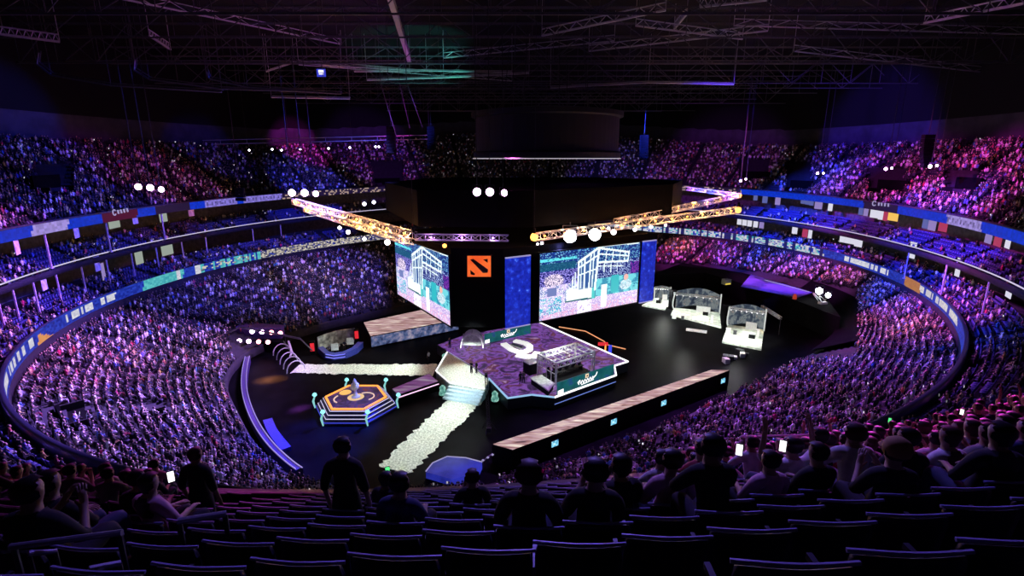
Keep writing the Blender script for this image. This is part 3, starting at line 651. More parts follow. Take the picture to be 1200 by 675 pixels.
def lit_truss(label, a, b_, w, n, col, e, big=(), bm=None):
    t = thing('lighting_truss', label, 'truss', (a+b_)/2); m = MB(); truss(m, a, b_, w, 1.3, .07); m.build('lattice', M_alu, t)
    for i in range(n):
        c = a+(b_-a)*((i+.5)/n); q = MB(); q.lathe(c, [(.03, -.16), (.13, -.1), (.17, 0), (.13, .1), (.03, .16)], 8); q.build('bulb', bm or M_bulb, t); pl_light(c+up*.0, col, e*1.7, .2)
    for c in big:
        q = MB(); q.lathe(c, [(.05, -.55), (.4, -.4), (.55, 0), (.4, .4), (.05, .55)], 10); q.build('end_lamp', M_bulb, t)
warm = (1, .42, .12)
A1, B1 = P(345, 236, 21.5), P(485, 277, 19.5)
lit_truss('upper warm-lit lattice truss running back above the emblem side', A1, B1, 1.1, 9, warm, 900, (A1+(B1-A1)*.01,))
A2, B2 = P(358, 245, 20.6), P(482, 284, 18.4)
lit_truss('lower warm-lit lattice truss hung under the one above the emblem side', A2, B2, .9, 8, warm, 800, (A2+(B2-A2)*.02,))
A3, B3 = P(626, 278, 19.3), P(865, 246, 21.3)
lit_truss('long warm-lit lattice truss above the big screen and its two floods', A3, B3, 1.0, 12, warm, 800, (A3, B3))
A4, B4 = P(722, 260, 20.2), P(866, 229, 22.4)
lit_truss('warm-lit lattice truss crossing behind the long one over the big screen', A4, B4, .9, 8, warm, 800, (B4,))
A5, B5 = P(866, 229, 22.6), P(806, 221, 23.0)
lit_truss('short far lattice truss closing the corner behind the warm trusses', A5, B5, .7, 4, (.9, .45, .5), 600)
A6, B6 = P(487, 278, 19.4), P(596, 279, 19.4)
lit_truss('violet-lit lattice truss over the orange emblem sign', A6, B6, .8, 3, (.7, .3, 1), 300, (), emat('violet_bulb', (.6, .25, 1), 6))
# rig corner: hoists from the roof carry trusses and drapes
for k, (p, lab) in enumerate(((A1, 'chain hoist over the far end of the emblem-side trusses'), (B1, 'chain hoist over the corner by the emblem sign'), (A3, 'chain hoist over the near end of the long truss'), (B3, 'chain hoist over the far end of the long truss'), (B4, 'chain hoist over the end of the crossing truss'))):
    t = thing('chain_hoist', lab, 'hoist', p); q = MB(); q.tube(p+up*.6, Vector((p.x, p.y, 49)), .04, 4); q.build('chain', M_metal, t); q = MB(); q.lathe(p+up*.5, [(.1, 0), (.22, .1), (.22, .7), (.1, .8)], 8); q.build('motor', M_black, t)
# stage lamps
def stage_lamp(label, c, aim, r, lens, group=None, hang=0., name='stage_light'):
    d = (Vector(aim)-c).normalized(); t = thing(name, label, 'lamp', c, group)
    q = MB(); q.lathe(c, [(r*.45, -r*1.9), (r*.8, -r*1.6), (r*1.1, -r*.3), (r*1.12, -r*.02)], 14, axis=d); q.build('housing', M_black, t)
    q = MB(); q.lathe(c, [(r, -.02), (r*.97, r*.12), (r*.6, r*.3), (r*.1, r*.36)], 14, axis=d); q.build('lens', lens, t)
    s = d.cross(up).normalized(); q = MB()
    for k in (-1, 1): q.tube(c-d*r*.8+s*k*r*1.15, c-d*r*.8+s*k*r*1.15+up*r*1.7, r*.12, 4)
    q.tube(c-d*r*.8+s*r*1.15+up*r*1.7, c-d*r*.8-s*r*1.15+up*r*1.7, r*.12, 4); q.tube(c-d*r*.8+up*r*1.7, c-d*r*.8+up*(r*2.2+hang), r*.1+.02, 4); q.build('yoke', M_metal, t); return t
EYE = Vector((0, 0, HC))
for (hx, hy, r, lab, lens) in ((668, 277, .95, 'big bright flood lamp under the truss over the big screen, nearer the emblem', M_lens_w), (697, 275, .9, 'big bright flood lamp under the truss over the big screen, outer one of the pair', M_lens_w)):
    stage_lamp(lab, P(hx, hy, 18.7), EYE, r, lens)
for hx, hy, z, r, lab in ((719, 272, 18.8, .42, 'middling lamp next to the bright pair under the truss'), (744, 269, 18.8, .3, 'small lamp third along from the bright pair'), (763, 266, 19, .28, 'small lamp fourth along from the bright pair'), (780, 264, 19, .22, 'tiny lamp at the end of the row under the truss'), (713, 268, 19.2, .26, 'small lamp close above the middling one'), (635, 285, 18.3, .22, 'small lamp over the near corner of the big screen'), (630, 286, 18.3, .16, 'tiny lamp beside the near corner of the big screen')):
    stage_lamp(lab, P(hx, hy, z), EYE, r, M_lens_s, None)
for hx, hy, z, r, lab in ((398, 267, 18.5, .3, 'small pale lamp under the emblem-side truss, first from its far end'), (408, 272, 18.3, .34, 'small pale lamp under the emblem-side truss, second from its far end'), (427, 280, 18, .28, 'small pale lamp under the emblem-side truss, third from its far end'), (454, 284, 17.6, .42, 'bluish lamp under the truss near the side screen'), (427, 239, 22, .34, 'bluish lamp behind the emblem-side truss, one of two'), (438, 237, 22, .32, 'bluish lamp behind the emblem-side truss, the outer of two')):
    stage_lamp(lab, P(hx, hy, z), EYE, r, M_lens_s, None)
stage_lamp('small orange lamp over the emblem sign', P(521, 288, 18), EYE, .3, M_bulb)
for grp, pts, z, lens, rr in (('over the side of the dark upper stand', [(162, 219), (176, 220), (189, 222)], 25.5, M_lens_p, .62), ('at the far end of the emblem-side truss', [(342, 226), (357, 226), (370, 227)], 24.6, M_lens_p, .7), ('over the black masking drape', [(559, 225), (574, 225), (591, 226)], 26.2, M_lens_p, .58)):
    for k, (hx, hy) in enumerate(pts):
        stage_lamp(f'{("first", "second", "third")[k]} pink-white moving lamp of the three {grp}', P(hx, hy, z), EYE if k < 2 else EYE+Vector((40, 0, 10)), rr*(.8 if k < 2 else .65), lens, None, 49-z)
for k, (hx, hy) in enumerate([(868, 212), (874, 210), (958, 203), (965, 203), (1038, 198), (1045, 197), (1090, 195), (1098, 194)]):
    q_ = PY(hx, hy, (112, 112, 108, 108, 92, 92, 80, 80)[k]); stage_lamp(f'small pink-white lamp {("over the corner of the warm trusses", "above the second block of upper seats", "above the third block of upper seats", "above the last block of upper seats")[k//2]}, {"near" if k % 2 == 0 else "outer"} one', q_, EYE+Vector((-30, 40, 0)), .27 if k % 2 == 0 else .2, M_lens_p, None, 49-q_.z)
# far row of little white lamps under a catwalk tube
a, c = PY(165, 171, 125), PY(503, 163, 128); t = thing('lamp_bar', 'long thin horizontal lamp bar above the far upper stand', 'bar', (a+c)/2)
q = MB(); q.tube(a, c, .1, 5); q.tube(a+up*.9, c+up*.9, .08, 5)
for i in range(12): k = a+(c-a)*(i/11); q.tube(k, k+up*.9, .05, 4)
q.build('tube', M_alu, t); q = MB()
for i in (0, 4, 8, 11): k = a+(c-a)*(i/11); q.tube(k+up*.9, Vector((k.x, k.y, 49)), .04, 4)
q.build('hanger', M_metal, t)
for k, (hx, hy) in enumerate([(292, 176), (319, 175), (352, 175), (385, 174), (410, 173), (440, 172), (444, 172), (330, 176)]):
    stage_lamp('tiny round white lamp hung from the long bar over the far stand', PY(hx, hy, 124), EYE, .22, M_lens_s, 'white lamps under the long bar', .2)
# ------------------------------------------------------------------ stage
ZS = 1.5
def PL(l, z): return [P(x, y, z) for x, y in l]
deck = PL([(524, 412), (554, 430), (573, 444), (595, 467), (623, 463), (650, 466), (722, 440), (720, 429), (736, 424), (632, 378), (592, 384), (545, 392), (512, 404)], ZS)
def xy(l): return [(p.x, p.y) for p in l]
M_deck = emat('stage_floor_led', None, .95, pattern=dict(ramp=[(.3, (.015, .008, .03)), (.43, (.07, .03, .12)), (.52, (.24, .09, .46)), (.58, (.08, .02, .07)), (.66, (.16, .05, .09)), (.74, (.45, .3, .6))], detail=7, dist=2.2, map=(1, 1, 1)), scale=.33)
t = thing('stage', 'large angular stage with a purple patterned floor and white lit edge', 'stage', (3, 72, 0))
b = MB(); b.prism(xy(deck), .0, ZS); b.build('platform', mat('stage_skirt', (.02, .03, .04), .5), t); b = MB(); b.prism([((x-3)*.985+3, (y-72)*.985+72) for x, y in xy(deck)], ZS-.05, ZS+.03); b.build('deck', M_deck, t)
b = MB(); ed = [p+up*.05 for p in deck]; b.path(ed[5:10], .13, 6); b.build('white_edge_light', M_led_w, t)
b = MB(); b.path(ed[2:6], .12, 6); b.build('blue_edge_light', emat('pale_blue_led', (.35, .62, .95), .9), t)
b = MB()
for a_, c_ in ((0, 1), (1, 2)): b.tube(ed[a_], ed[c_], .05, 4)
b.build('back_edge_light', M_led_v, t); b = MB(); b.tube(P(650, 466, ZS)-up*.9, P(722, 440, ZS)-up*.9, .06, 4); b.build('seam_light', emat('dim_blue_led', (.2, .3, .9), .8), t)
# white forecourt with steps
fore = PL([(524, 413), (511, 435), (527, 449), (568, 456), (573, 445), (554, 430)], ZS-.1)
t2 = thing('forecourt', 'pale white forecourt platform with steps down to the floor paths', 'platform', (-8, 66, 0))
b = MB(); b.prism(xy(fore), 0, ZS-.1); b.build('platform', M_path, t2)
b = MB(); b.path([p+up*.06 for p in (fore[0], fore[1], fore[2], fore[3])], .1, 5); b.build('edge_light', M_led_w, t2)
f2, f3 = fore[2], fore[3]; dn = (f3-f2); dn.z = 0; dn.normalize(); on = outn(dn); w_ = (f3-f2).length
for k in range(4):
    b = MB(); b.box((f2+f3)/2+on*(.25+.5*k)-up*((f2.z)-(1.12-.28*k)/2), (w_, .5, 1.12-.28*k), math.atan2(dn.y, dn.x)); b.build('step', mat('pale_blue_step', (.6, .78, .85), .6, 0, .15), t2)
def lantern(c, label, h=1.5, r=.45):
    t = thing('crystal_lantern', label, 'lantern', c); b_ = MB(); b_.lathe(c, [(r, 0), (r*1.15, h*.3), (r*.8, h*.6), (r*.95, h*.8), (r*.3, h)], 7); b_.build('crystal', emat('teal_glow', None, .8, pattern=dict(ramp=[(.35, (.02, .15, .14)), (.55, (.25, .6, .5)), (.7, (.75, 1, .9))], detail=4), scale=2.2), t)
    b_ = MB(); b_.lathe(c, [(r*1.4, 0), (r*1.4, .12), (r*1.1, .2)], 7); b_.build('base', M_black, t)
lantern(P(519, 464, 0), 'glowing teal crystal lantern beside the steps, next to the purple ramp'); lantern(P(580, 471, 0), 'glowing teal crystal lantern beside the steps, next to the dark stage skirt'); lantern(P(521, 423, 0), 'glowing teal lantern at the hidden flank of the stage', 1.2, .4)
# jagged pale paths on the floor
def jag(name, a, b_, w0, w1, label, z=.03):
    a, b_ = Vector(a), Vector(b_); d = b_-a; L = d.length; d.normalize(); s = Vector((-d.y, d.x, 0)); n = int(L/.35); L1, R1 = [], []
    for i in range(n+1):
        f = i/n; w = w0+(w1-w0)*f; p = a+d*L*f; L1.append(p+s*(w/2+random.uniform(-.28, .28))); R1.append(p-s*(w/2+random.uniform(-.28, .28)))
    m = MB(); vs = [Vector((p.x, p.y, z)) for p in L1]+[Vector((p.x, p.y, z)) for p in R1]+[Vector((p.x, p.y, 0)) for p in L1]+[Vector((p.x, p.y, 0)) for p in R1]; k = n+1; fs = []
    for i in range(n): fs += [(k+i, k+i+1, i+1, i), (2*k+i, i, i+1, 2*k+i+1), (k+i, 3*k+i, 3*k+i+1, k+i+1)]
    fs += [(0, k, 3*k, 2*k), (n, 2*k+n, 3*k+n, k+n)]; m.add(vs, fs); return tag(m.build(name, M_path), label, 'floor path')
jag('floor_path', P(346, 432, 0), P(510, 433.5, 0), 3.2, 4.4, 'ragged-edged pale path from the dark entrance to the forecourt')
jag('floor_path', P(462, 551, 0), P(548, 466, 0), 3.6, 4.6, 'ragged-edged pale path from the forecourt steps to the near crowd')
# hexagonal platform with trophy
hc = P(418, 478, 0); HR = [5.0, 4.7, 4.35, 4.0]; hz_ = [.35, .7, 1.05, 1.4]
t = thing('hexagon_platform', 'stepped hexagonal platform with an orange lit rim and a swirl floor', 'platform', hc)
def hexp(r, z=0): return [Vector((hc.x+r*math.cos(PI/3*i), hc.y+r*math.sin(PI/3*i), z)) for i in range(6)]
for k in range(4):
    b = MB(); b.prism(xy(hexp(HR[k])), 0 if k == 0 else hz_[k-1], hz_[k]); st_ = b.build('step', mat('violet_step', (.05, .04, .12), .5), t)
    b = MB(); b.path([p*1 for p in hexp(HR[k]+.02, hz_[k]-.06)], .05, 4, True); b.build('step_light', M_led_s if k else M_led_b, st_)
b = MB(); b.prism(xy(hexp(3.55)), 1.4, 1.45); b.build('swirl_floor', emat('hex_floor_led', None, .5, pattern=dict(ramp=[(.35, (.02, .01, .06)), (.55, (.1, .06, .3)), (.66, (.3, .08, .1))], detail=5, dist=2), scale=.6), t)
b = MB(); b.path(hexp(3.7, 1.47), .15, 6, True); b.build('orange_rim', M_led_o, t)
b = MB(); b.lathe(hc+up*1.45, [(.05, 0), (1.0, 0), (1.0, .02), (.05, .02)], 24); b.build('glow_disc', emat('warm_disc', (1, .7, .35), .8), t)
b = MB()
def arc(c, r, a0, a1, z, n=10): return [Vector((c.x+r*math.cos(a0+(a1-a0)*i/n), c.y+r*math.sin(a0+(a1-a0)*i/n), z)) for i in range(n+1)]
b.path(arc(hc+Vector((1.1, .1, 0)), 1.1, -.9, 2.2, 1.48), .08, 5); b.path(arc(hc+Vector((-1.2, -.4, 0)), 1.3, 2.6, 4.2, 1.48), .09, 5); b.build('swirl_light', emat('pale_orange_led', (1, .72, .6), .9), t)
b = MB(); b.lathe(hc+Vector((-1.7, 1.3, 1.46)), [(.02, 0), (.75, 0), (.7, .05), (.02, .06)], 12); b.build('flame_patch', emat('flame_led', (1, .55, .15), 1.), t)
tp_ = thing('trophy', 'pale shield-like trophy on a stand in the middle of the hexagon', 'trophy', hc+up*1.47)
b = MB(); c = hc+up*1.47
b.lathe(c, [(.55, 0), (.55, .12), (.3, .25), (.16, .6), (.14, 1.0)], 10); b.build('stand', M_white, tp_)
b = MB(); b.lathe(c+up*1.45+Vector((0, -.05, 0)), [(.1, -.1), (.38, -.06), (.55, .04), (.45, .12), (.12, .2)], 12, axis=(0, -.8, .6)); b.lathe(c+up*1.3, [(.1, 0), (.3, .3), (.22, .8), (.05, 1.15)], 8); b.build('shield', mat('pale_gold', (.8, .76, .66), .35, .3), tp_)
for k, (i, lab) in enumerate(((4, 'glowing teal lamp post at the hexagon corner nearest the violet barrier'), (5, 'glowing teal lamp post at the hexagon corner nearest the camera and the white path'), (0, 'glowing teal lamp post at the hexagon corner by the purple ramp'), (1, 'small glowing lamp post behind the hexagon by the ramp'), (2, 'small glowing lamp post behind the hexagon by the trophy'), (3, 'small glowing lamp post at the hexagon corner by the orange floor light'))):
    p = hexp(5.15)[i]; tt = thing('lamp_post', lab, 'lamp', p); b = MB(); b.tube(p, p+Vector((-.15, 0, .9)), .09, 6, .14); b.tube(p+Vector((-.15, 0, .9)), p+Vector((.1, 0, 1.6)), .14, 6, .1); b.build('post', emat('teal_post', (.3, .75, .75), .8), tt)
    b = MB(); b.lathe(p+Vector((.1, 0, 1.75)), [(.05, -.25), (.3, -.05), (.24, .15), (.04, .3)], 7); b.build('lamp_head', M_led_c, tt)
# purple ramp from the hexagon to the forecourt
rq = PL([(466, 463), (459, 456), (503, 438), (514, 447)], 1.3); t = thing('ramp', 'purple-lit ramp joining the hexagon to the forecourt', 'ramp', (rq[0]+rq[2])/2-up*1.3)
b = MB(); b.prism(xy(rq), 0, 1.3); b.build('body', M_black, t); b = MB(); b.prism([((x*.97+.03*sum(p.x for p in rq)/4), (y*.97+.03*sum(p.y for p in rq)/4)) for x, y in xy(rq)], 1.3, 1.34); b.build('surface', emat('ramp_led', None, .5, pattern=dict(ramp=[(.35, (.12, .02, .14)), (.55, (.35, .1, .4)), (.7, (.6, .5, .6))], detail=6, rot=.4, map=(.4, 2, 1)), scale=.7), t)
b = MB(); b.tube(rq[0]-up*.35, rq[3]-up*.35, .08, 5); b.build('edge_light', emat('pink_led', (1, .6, .9), 1.3), t)
# ------------------------------------------------------------------ booth cages, banners, emblem on stage
M_banner = emat('banner_led', None, .5, pattern=dict(ramp=[(.3, (.01, .12, .16)), (.5, (.02, .22, .24)), (.62, (.03, .12, .4)), (.75, (.3, .6, .6))], detail=5), scale=.7)
def banner(a, c, h, label):
    a, c = Vector(a), Vector(c); d = (c-a); L = d.length; d.normalize(); n = outn(d); t = thing('booth_banner', label, 'banner', (a+c)/2)
    b_ = MB(); b_.slab([a, c, c+up*h, a+up*h], .12); b_.build('panel', M_banner, t)
    def q(u, v): return a+d*L*u+up*h*v+n*.03
    b_ = MB(); pts = [q(.36+.26*i/26, .44+.05*(i/26)+.13*math.sin(i*1.35)*(1 if i > 2 else 1.6)) for i in range(27)]; b_.path(pts, .05, 4); b_.path([q(.36, .32), q(.34, .5), q(.38, .62)], .07, 4); b_.path([q(.60, .45), q(.66, .62), q(.68, .85)], .07, 4); b_.tube(q(.4, .24), q(.62, .33), .05, 4); b_.build('script_lettering', M_led_w, t)
    b_ = MB(); k = q(.5, .8); b_.slab([k-d*.28-up*.26, k+d*.28-up*.26, k+d*.28+up*.26, k-d*.28+up*.26], .05); b_.build('logo_square', emat('peach_led', (1, .75, .5), 1.), t)
    b_ = MB(); k = q(.5, .8)+n*.02; b_.slab([k-d*.1-up*.12, k+d*.13-up*.12, k+d*.13+up*.1, k-d*.1+up*.1], .04); b_.build('logo_mark', mat('brown_mark', (.12, .03, .02)), t)
    b_ = MB()
    b_.slab([q(.01, .03), q(.1, .03), q(.1, .4), q(.01, .36)], .05); b_.build('white_corner_mark', M_led_w, t)
bn0, bn1 = P(653, 464, ZS), P(719, 441, ZS)
banner(bn0, bn1, 1.75, 'teal lit booth banner with white script along the front edge of the stage')
bb0, bb1 = P(568, 403, ZS), P(622, 391, ZS)
banner(bb0, bb1, 1.6, 'teal lit booth banner with white script at the back of the stage')
M_cage = mat('white_cage_tube', (.85, .85, .82), .5, .2, .1)
def cage(label, base, h, bays):
    A, B, C_, D = [Vector(p) for p in base]; t = thing('booth_cage', label, 'booth', (A+B+C_+D)/4); b_ = MB()
    T = [p+up*h for p in (A, B, C_, D)]
    for p, q in zip((A, B, C_, D), T): b_.tube(p, q, .12, 5); b_.tube(p+(A+B+C_+D-4*p)*.02, q+(A+B+C_+D-4*p)*.02, .07, 4)
    for i in range(4): b_.tube(T[i], T[(i+1) % 4], .13, 5); b_.tube(T[i]-up*.7, T[(i+1) % 4]-up*.7, .08, 4)
    b_.build('frame', M_cage, t); b_ = MB()
    for i in range(1, bays): u = i/bays; b_.tube(T[0]+(T[3]-T[0])*u, T[1]+(T[2]-T[1])*u, .045, 4)
    for i in range(1, 4): u = i/4; b_.tube(T[0]+(T[1]-T[0])*u, T[3]+(T[2]-T[3])*u, .04, 4)
    b_.build('roof_grid', M_cage, t); b_ = MB()
    for (p, q) in ((T[1], T[2]), (T[0], T[3]), (T[0], T[1])):
        n = bays*2 if p is not T[0] or q is not T[1] else 4
        for i in range(n): b_.tube(p+(q-p)*i/n-up*(.7 if i % 2 else 0), p+(q-p)*(i+1)/n-up*(0 if i % 2 else .7), .055, 4)
    b_.build('bracing', M_cage, t); b_ = MB(); k = 0
    for u in (.12, .3, .48, .66, .85):
        for v in (.25, .7): p = T[0]+(T[3]-T[0])*u+(T[1]-T[0])*v-up*.12; b_.lathe(p, [(.05, -.1), (.13, 0), (.05, .1)], 6)
    b_.build('rafter_lights', emat('cage_lamp', (1, .92, .85), 1.6), t)
    b_ = MB()
    for u in (.25, .5, .75): b_.tube(A+(B-A)*u, A+(B-A)*u+up*h, .07, 4)
    b_.tube(A+up*h*.5, B+up*h*.5, .05, 4); b_.build('side_panel_frame', M_cage, t); b_ = MB(); b_.prism(xy([A, B, C_, D]), A.z+.035, A.z+.09); b_.build('booth_floor', M_black, t); return t
ca, cb = P(630, 440, ZS), P(651, 452, ZS); cdv = (bn1-bn0).normalized()
cage('white tube booth cage behind the front stage banner', [ca, cb, cb+cdv*6.9, ca+cdv*6.9], 3.1, 6)
ba, bbv = P(540, 405, ZS), P(566, 411, ZS)
t = thing('stage_arch', 'white lattice arch structure at the back corner of the stage beside the banner', 'arch', (ba+bbv)/2)
b = MB(); c = P(553, 408, ZS)
for k in range(5):
    off = Vector((.0, .55*k, 0)); pts = [c+off+Vector((1.75*math.cos(a), 0, 2.3*math.sin(a))) for a in np.linspace(0, PI, 11)]; b = MB(); b.path(pts, .1, 4); b.build('rib', M_white, t)
b = MB()
for a in (.7, 1.57, 2.4): b.tube(c+Vector((1.75*math.cos(a), 0, 2.3*math.sin(a))), c+Vector((1.75*math.cos(a), 2.2, 2.3*math.sin(a))), .06, 4)
b.box(c+Vector((0, 1.2, 1.0)), (2.9, .1, 1.9)); b.build('panel', M_pale, t)
# players at the booth tables
def table(a, c, label):
    a, c = Vector(a), Vector(c); d = (c-a).normalized(); t = thing('player_desk', label, 'desk', (a+c)/2); b_ = MB(); b_.box((a+c)/2+up*.74, ((c-a).length, .8, .05), math.atan2(d.y, d.x)); b_.build('desk_top', M_black, t)
    for u in (.05, .95): b_ = MB(); b_.box(a+(c-a)*u+up*.36, (.06, .7, .71), math.atan2(d.y, d.x)); b_.build('desk_leg', M_black, t)
    for i in range(5):
        p = a+(c-a)*((i+.5)/5)+up*.77; b_ = MB(); b_.box(p+up*.25, (.6, .04, .36), math.atan2(d.y, d.x)); b_.box(p+up*.04, (.08, .1, .08), math.atan2(d.y, d.x)); m_ = b_.build('monitor', M_black, t)
ndir = outn(cdv)
mid_c = (ca+cb)/2
table(mid_c+cdv*.5-ndir*.2+ndir*.3, mid_c+cdv*6.4+ndir*.1, 'black player desk with monitors inside the front booth cage')
for i in range(5): person('lean', mid_c+cdv*(1.1+1.18*i)-ndir*.75, math.atan2(cdv.y, cdv.x)+PI, 0, 0, 'player in black seated at the desk in the front booth cage', 'players in the front booth cage')
for i in range(5):
    p = mid_c+cdv*(1.1+1.18*i)-ndir*.78; tt = thing('gaming_chair', 'black high-backed chair at the desk in the front booth cage', 'chair', p, 'chairs in the front booth cage'); rz = math.atan2(cdv.y, cdv.x)
    b = MB(); b.box(p+up*.42-ndir*.0, (.5, .5, .1), rz); b.build('seat_cushion', M_black, tt); b = MB(); b.box(p+up*.85-ndir*.27, (.5, .1, .8), rz); b.build('backrest', M_black, tt); b = MB(); b.tube(p, p+up*.4, .05, 6)
    for k in range(5): b.tube(p+up*.06, p+Vector((.3*math.cos(k*1.257), .3*math.sin(k*1.257), .04)), .025, 4)
    b.build('swivel_base', M_metal, tt)
# white emblem lying raised on stage, plinth, pale slab
ec = P(609, 415, ZS); t = thing('stage_emblem', 'big white curved letter-like emblem raised on the purple stage floor', 'emblem', ec)
def band(pts, w, z0, z1):
    m = MB(); n = len(pts); L1, R1 = [], []
    for i, p in enumerate(pts):
        d = (pts[min(i+1, n-1)]-pts[max(i-1, 0)]).normalized(); s = Vector((-d.y, d.x, 0))*w/2; L1.append(p+s); R1.append(p-s)
    vs = [Vector((p.x, p.y, z)) for z in (z0, z1) for p in L1+R1]; fs = []
    for i in range(n-1): a, b_, c_, d_ = i, i+1, n+i+1, n+i; fs += [(a, b_, c_, d_), (2*n+d_, 2*n+c_, 2*n+b_, 2*n+a), (a, 2*n+a, 2*n+b_, b_), (c_, 2*n+c_, 2*n+d_, d_)]
    fs += [(0, n, 3*n, 2*n), (n-1, 3*n-1, 4*n-1, 2*n-1)]; return m.add(vs, fs)
gp = [P(x, y, ZS) for x, y in ((590, 404), (600, 411), (607, 413.5), (615, 413.5), (620.5, 411), (621, 407), (616, 403.5), (608, 401.5), (603, 400.5))]
gs = [gp[0]]
for i in range(len(gp)-1): gs += [gp[i]+(gp[i+1]-gp[i])*k/3 for k in (1, 2, 3)]
M_emb = emat('white_lit_board', (.95, .96, .93), .85, base=(.6, .6, .6)); band(gs, 1.0, ZS+.03, ZS+.3).build('curve', M_emb, t); band(PL([(600, 404.5), (606, 407), (612, 409)], ZS), .6, ZS+.03, ZS+.28).build('inner_bar', M_pale, t)
band(PL([(606, 417), (616, 419), (626, 419), (631, 414)], ZS), 1.3, ZS+.03, ZS+.26).build('tail', M_emb, t)
b = MB(); k = P(622, 437, ZS); t = thing('plinth', 'black box plinth with a pale top beside the front booth cage', 'plinth', k); b.box(k+up*.8, (1.5, 1.5, 1.6), .6); b.build('box', M_black, t); b = MB(); b.box(k+up*1.66, (1.6, 1.6, .12), .6); b.build('top_board', M_white, t)
sl = PL([(621, 442.5), (634, 439), (650, 449), (643, 458)], ZS+.9); t = thing('counter', 'pale slab-topped counter beside the front booth cage', 'counter', (sl[0]+sl[2])/2-up*.9); b = MB(); b.prism(xy(sl), ZS+.78, ZS+.92); b.build('counter_top', M_pale, t); b = MB(); b.prism([((x*.9+.1*(sl[0].x+sl[2].x)/2), (y*.9+.1*(sl[0].y+sl[2].y)/2)) for x, y in xy(sl)], ZS, ZS+.78); b.build('counter_body', M_black, t)
# people on stage and floor
for hx, hy, nm, rz, sh, z, lab in ((552.5, 437, 'stand_talk', 2.6, 0, ZS-.1, 'person in black top standing on the white forecourt, nearer the steps'), (558.5, 437, 'stand', 2.2, 0, ZS, 'person in black standing on the stage edge beside the forecourt'), (610, 450, 'stand', .4, 0, ZS, 'person in black standing on the dark front corner of the stage'), (613.5, 449, 'stand_talk', -.4, 1, ZS, 'person in grey top on the dark front corner of the stage'), (527, 408, 'stand', 2.8, 3, ZS, 'person in dark blue at the back corner of the stage'), (502.5, 424, 'stand', 1, 2, 0., 'person in white top standing on the dark floor behind the pale path')):
    person(nm, P(hx, hy, z), rz, sh, 2, lab)
# camera jib with tripod before the stage
jb = P(572, 505, 0); t = thing('camera_jib', 'black camera crane on a tripod between the pale path and the stage', 'camera crane', jb)
b = MB()
for k in range(3): b.tube(jb+Vector((.9*math.cos(k*2.1+.3), .9*math.sin(k*2.1+.3), 0)), jb+up*1.6, .05, 5)
b.build('tripod', M_metal, t); b = MB(); tip = jb+Vector((-.3, 2.6, 6.0)); tail = jb+Vector((.15, -1., .4)); truss(b, tail+up*.4, tip, .3, .6, .03); b.build('arm', M_metal, t)
b = MB(); b.box(tip-up*.35, (.3, .5, .3)); b.lathe(tip-up*.35+Vector((0, .3, 0)), [(.08, 0), (.1, .25)], 8, axis=(0, 1, 0)); b.build('camera', M_black, t); b = MB(); b.box(tail+up*.3, (.5, .4, .5)); b.build('counterweight', M_metal, t)
# ------------------------------------------------------------------ LED-topped walls
M_run = emat('runway_led', None, 1.05, pattern=dict(ramp=[(.28, (.03, .015, .03)), (.42, (.35, .18, .16)), (.52, (.5, .32, .36)), (.6, (.65, .5, .42)), (.72, (1, .92, .8))], detail=8, rot=.6, map=(.5, 3, 1), dist=.6), scale=.8)
M_run2 = emat('runway_led_blue', None, .6, pattern=dict(ramp=[(.35, (.03, .03, .1)), (.5, (.12, .18, .4)), (.62, (.4, .35, .55)), (.75, (.6, .6, .7))], detail=8), scale=1.2)
def run(label, topq, z, pfront, name='runway_wall'):
    q = PL(topq, z); t = thing(name, label, 'runway', Vector((sum(p.x for p in q)/4, sum(p.y for p in q)/4, 0)))
    b_ = MB(); b_.prism(xy(q), 0, z); b_.build('body', M_black, t); c = sum((p for p in q), Vector())/4
    b_ = MB(); b_.prism([(x*.995+c.x*.005, y*.995+c.y*.005) for x, y in xy(q)], z, z+.04); b_.build('led_top', M_run, t)
    if pfront is not None:
        d = q[1]-q[0]; n = outn(d); b_ = MB(); b_.slab([q[0]+n*.02-up*(z-.15), q[1]+n*.02-up*(z-.15), q[1]+n*.02-up*.05, q[0]+n*.02-up*.05], .06); b_.build('led_front', pfront, t)
    return t, q
_, rq2 = run('long runway wall with a warm streaked lit top beside the near crowd', [(600, 527.5), (855, 434), (834, 433.5), (577, 521)], 2.2, None)
_, rq3 = run('runway wall with pink and orange lit top behind the forecourt', [(434, 394), (536, 374.5), (505, 361), (426, 378)], 1.9, M_run2)
d = (rq2[1]-rq2[0]); d.z = 0; d.normalize(); n = outn(d)
for hx, hy, lab in ((650, 519.5, 'small cyan screen on the runway wall nearest the pale path'), (719, 494, 'small cyan screen on the runway wall, second from the pale path'), (777.5, 472, 'small cyan screen on the runway wall, third from the pale path'), (847, 446, 'small cyan screen at the far end of the runway wall')):
    o0 = EYE; r_ = ray(hx, hy); k = (rq2[0]+n*.2-o0).dot(n)/r_.dot(n); c = o0+r_*k; t = thing('wall_screen', lab, 'screen', c)
    b = MB(); b.box(c, (.95, .1, .75), math.atan2(d.y, d.x)); b.build('screen_case', M_black, t); b = MB(); b.box(c+n*.06, (.88, .02, .66), math.atan2(d.y, d.x)); b.build('screen_face', emat('small_screen', None, 1.1, pattern=dict(ramp=[(.35, (.05, .25, .45)), (.5, (.2, .65, .9)), (.65, (.8, 1, 1))], detail=3), scale=3), t)
    b = MB(); b.tube(c-n*.05, c-n*.3, .05, 4); b.build('bracket', M_metal, t)
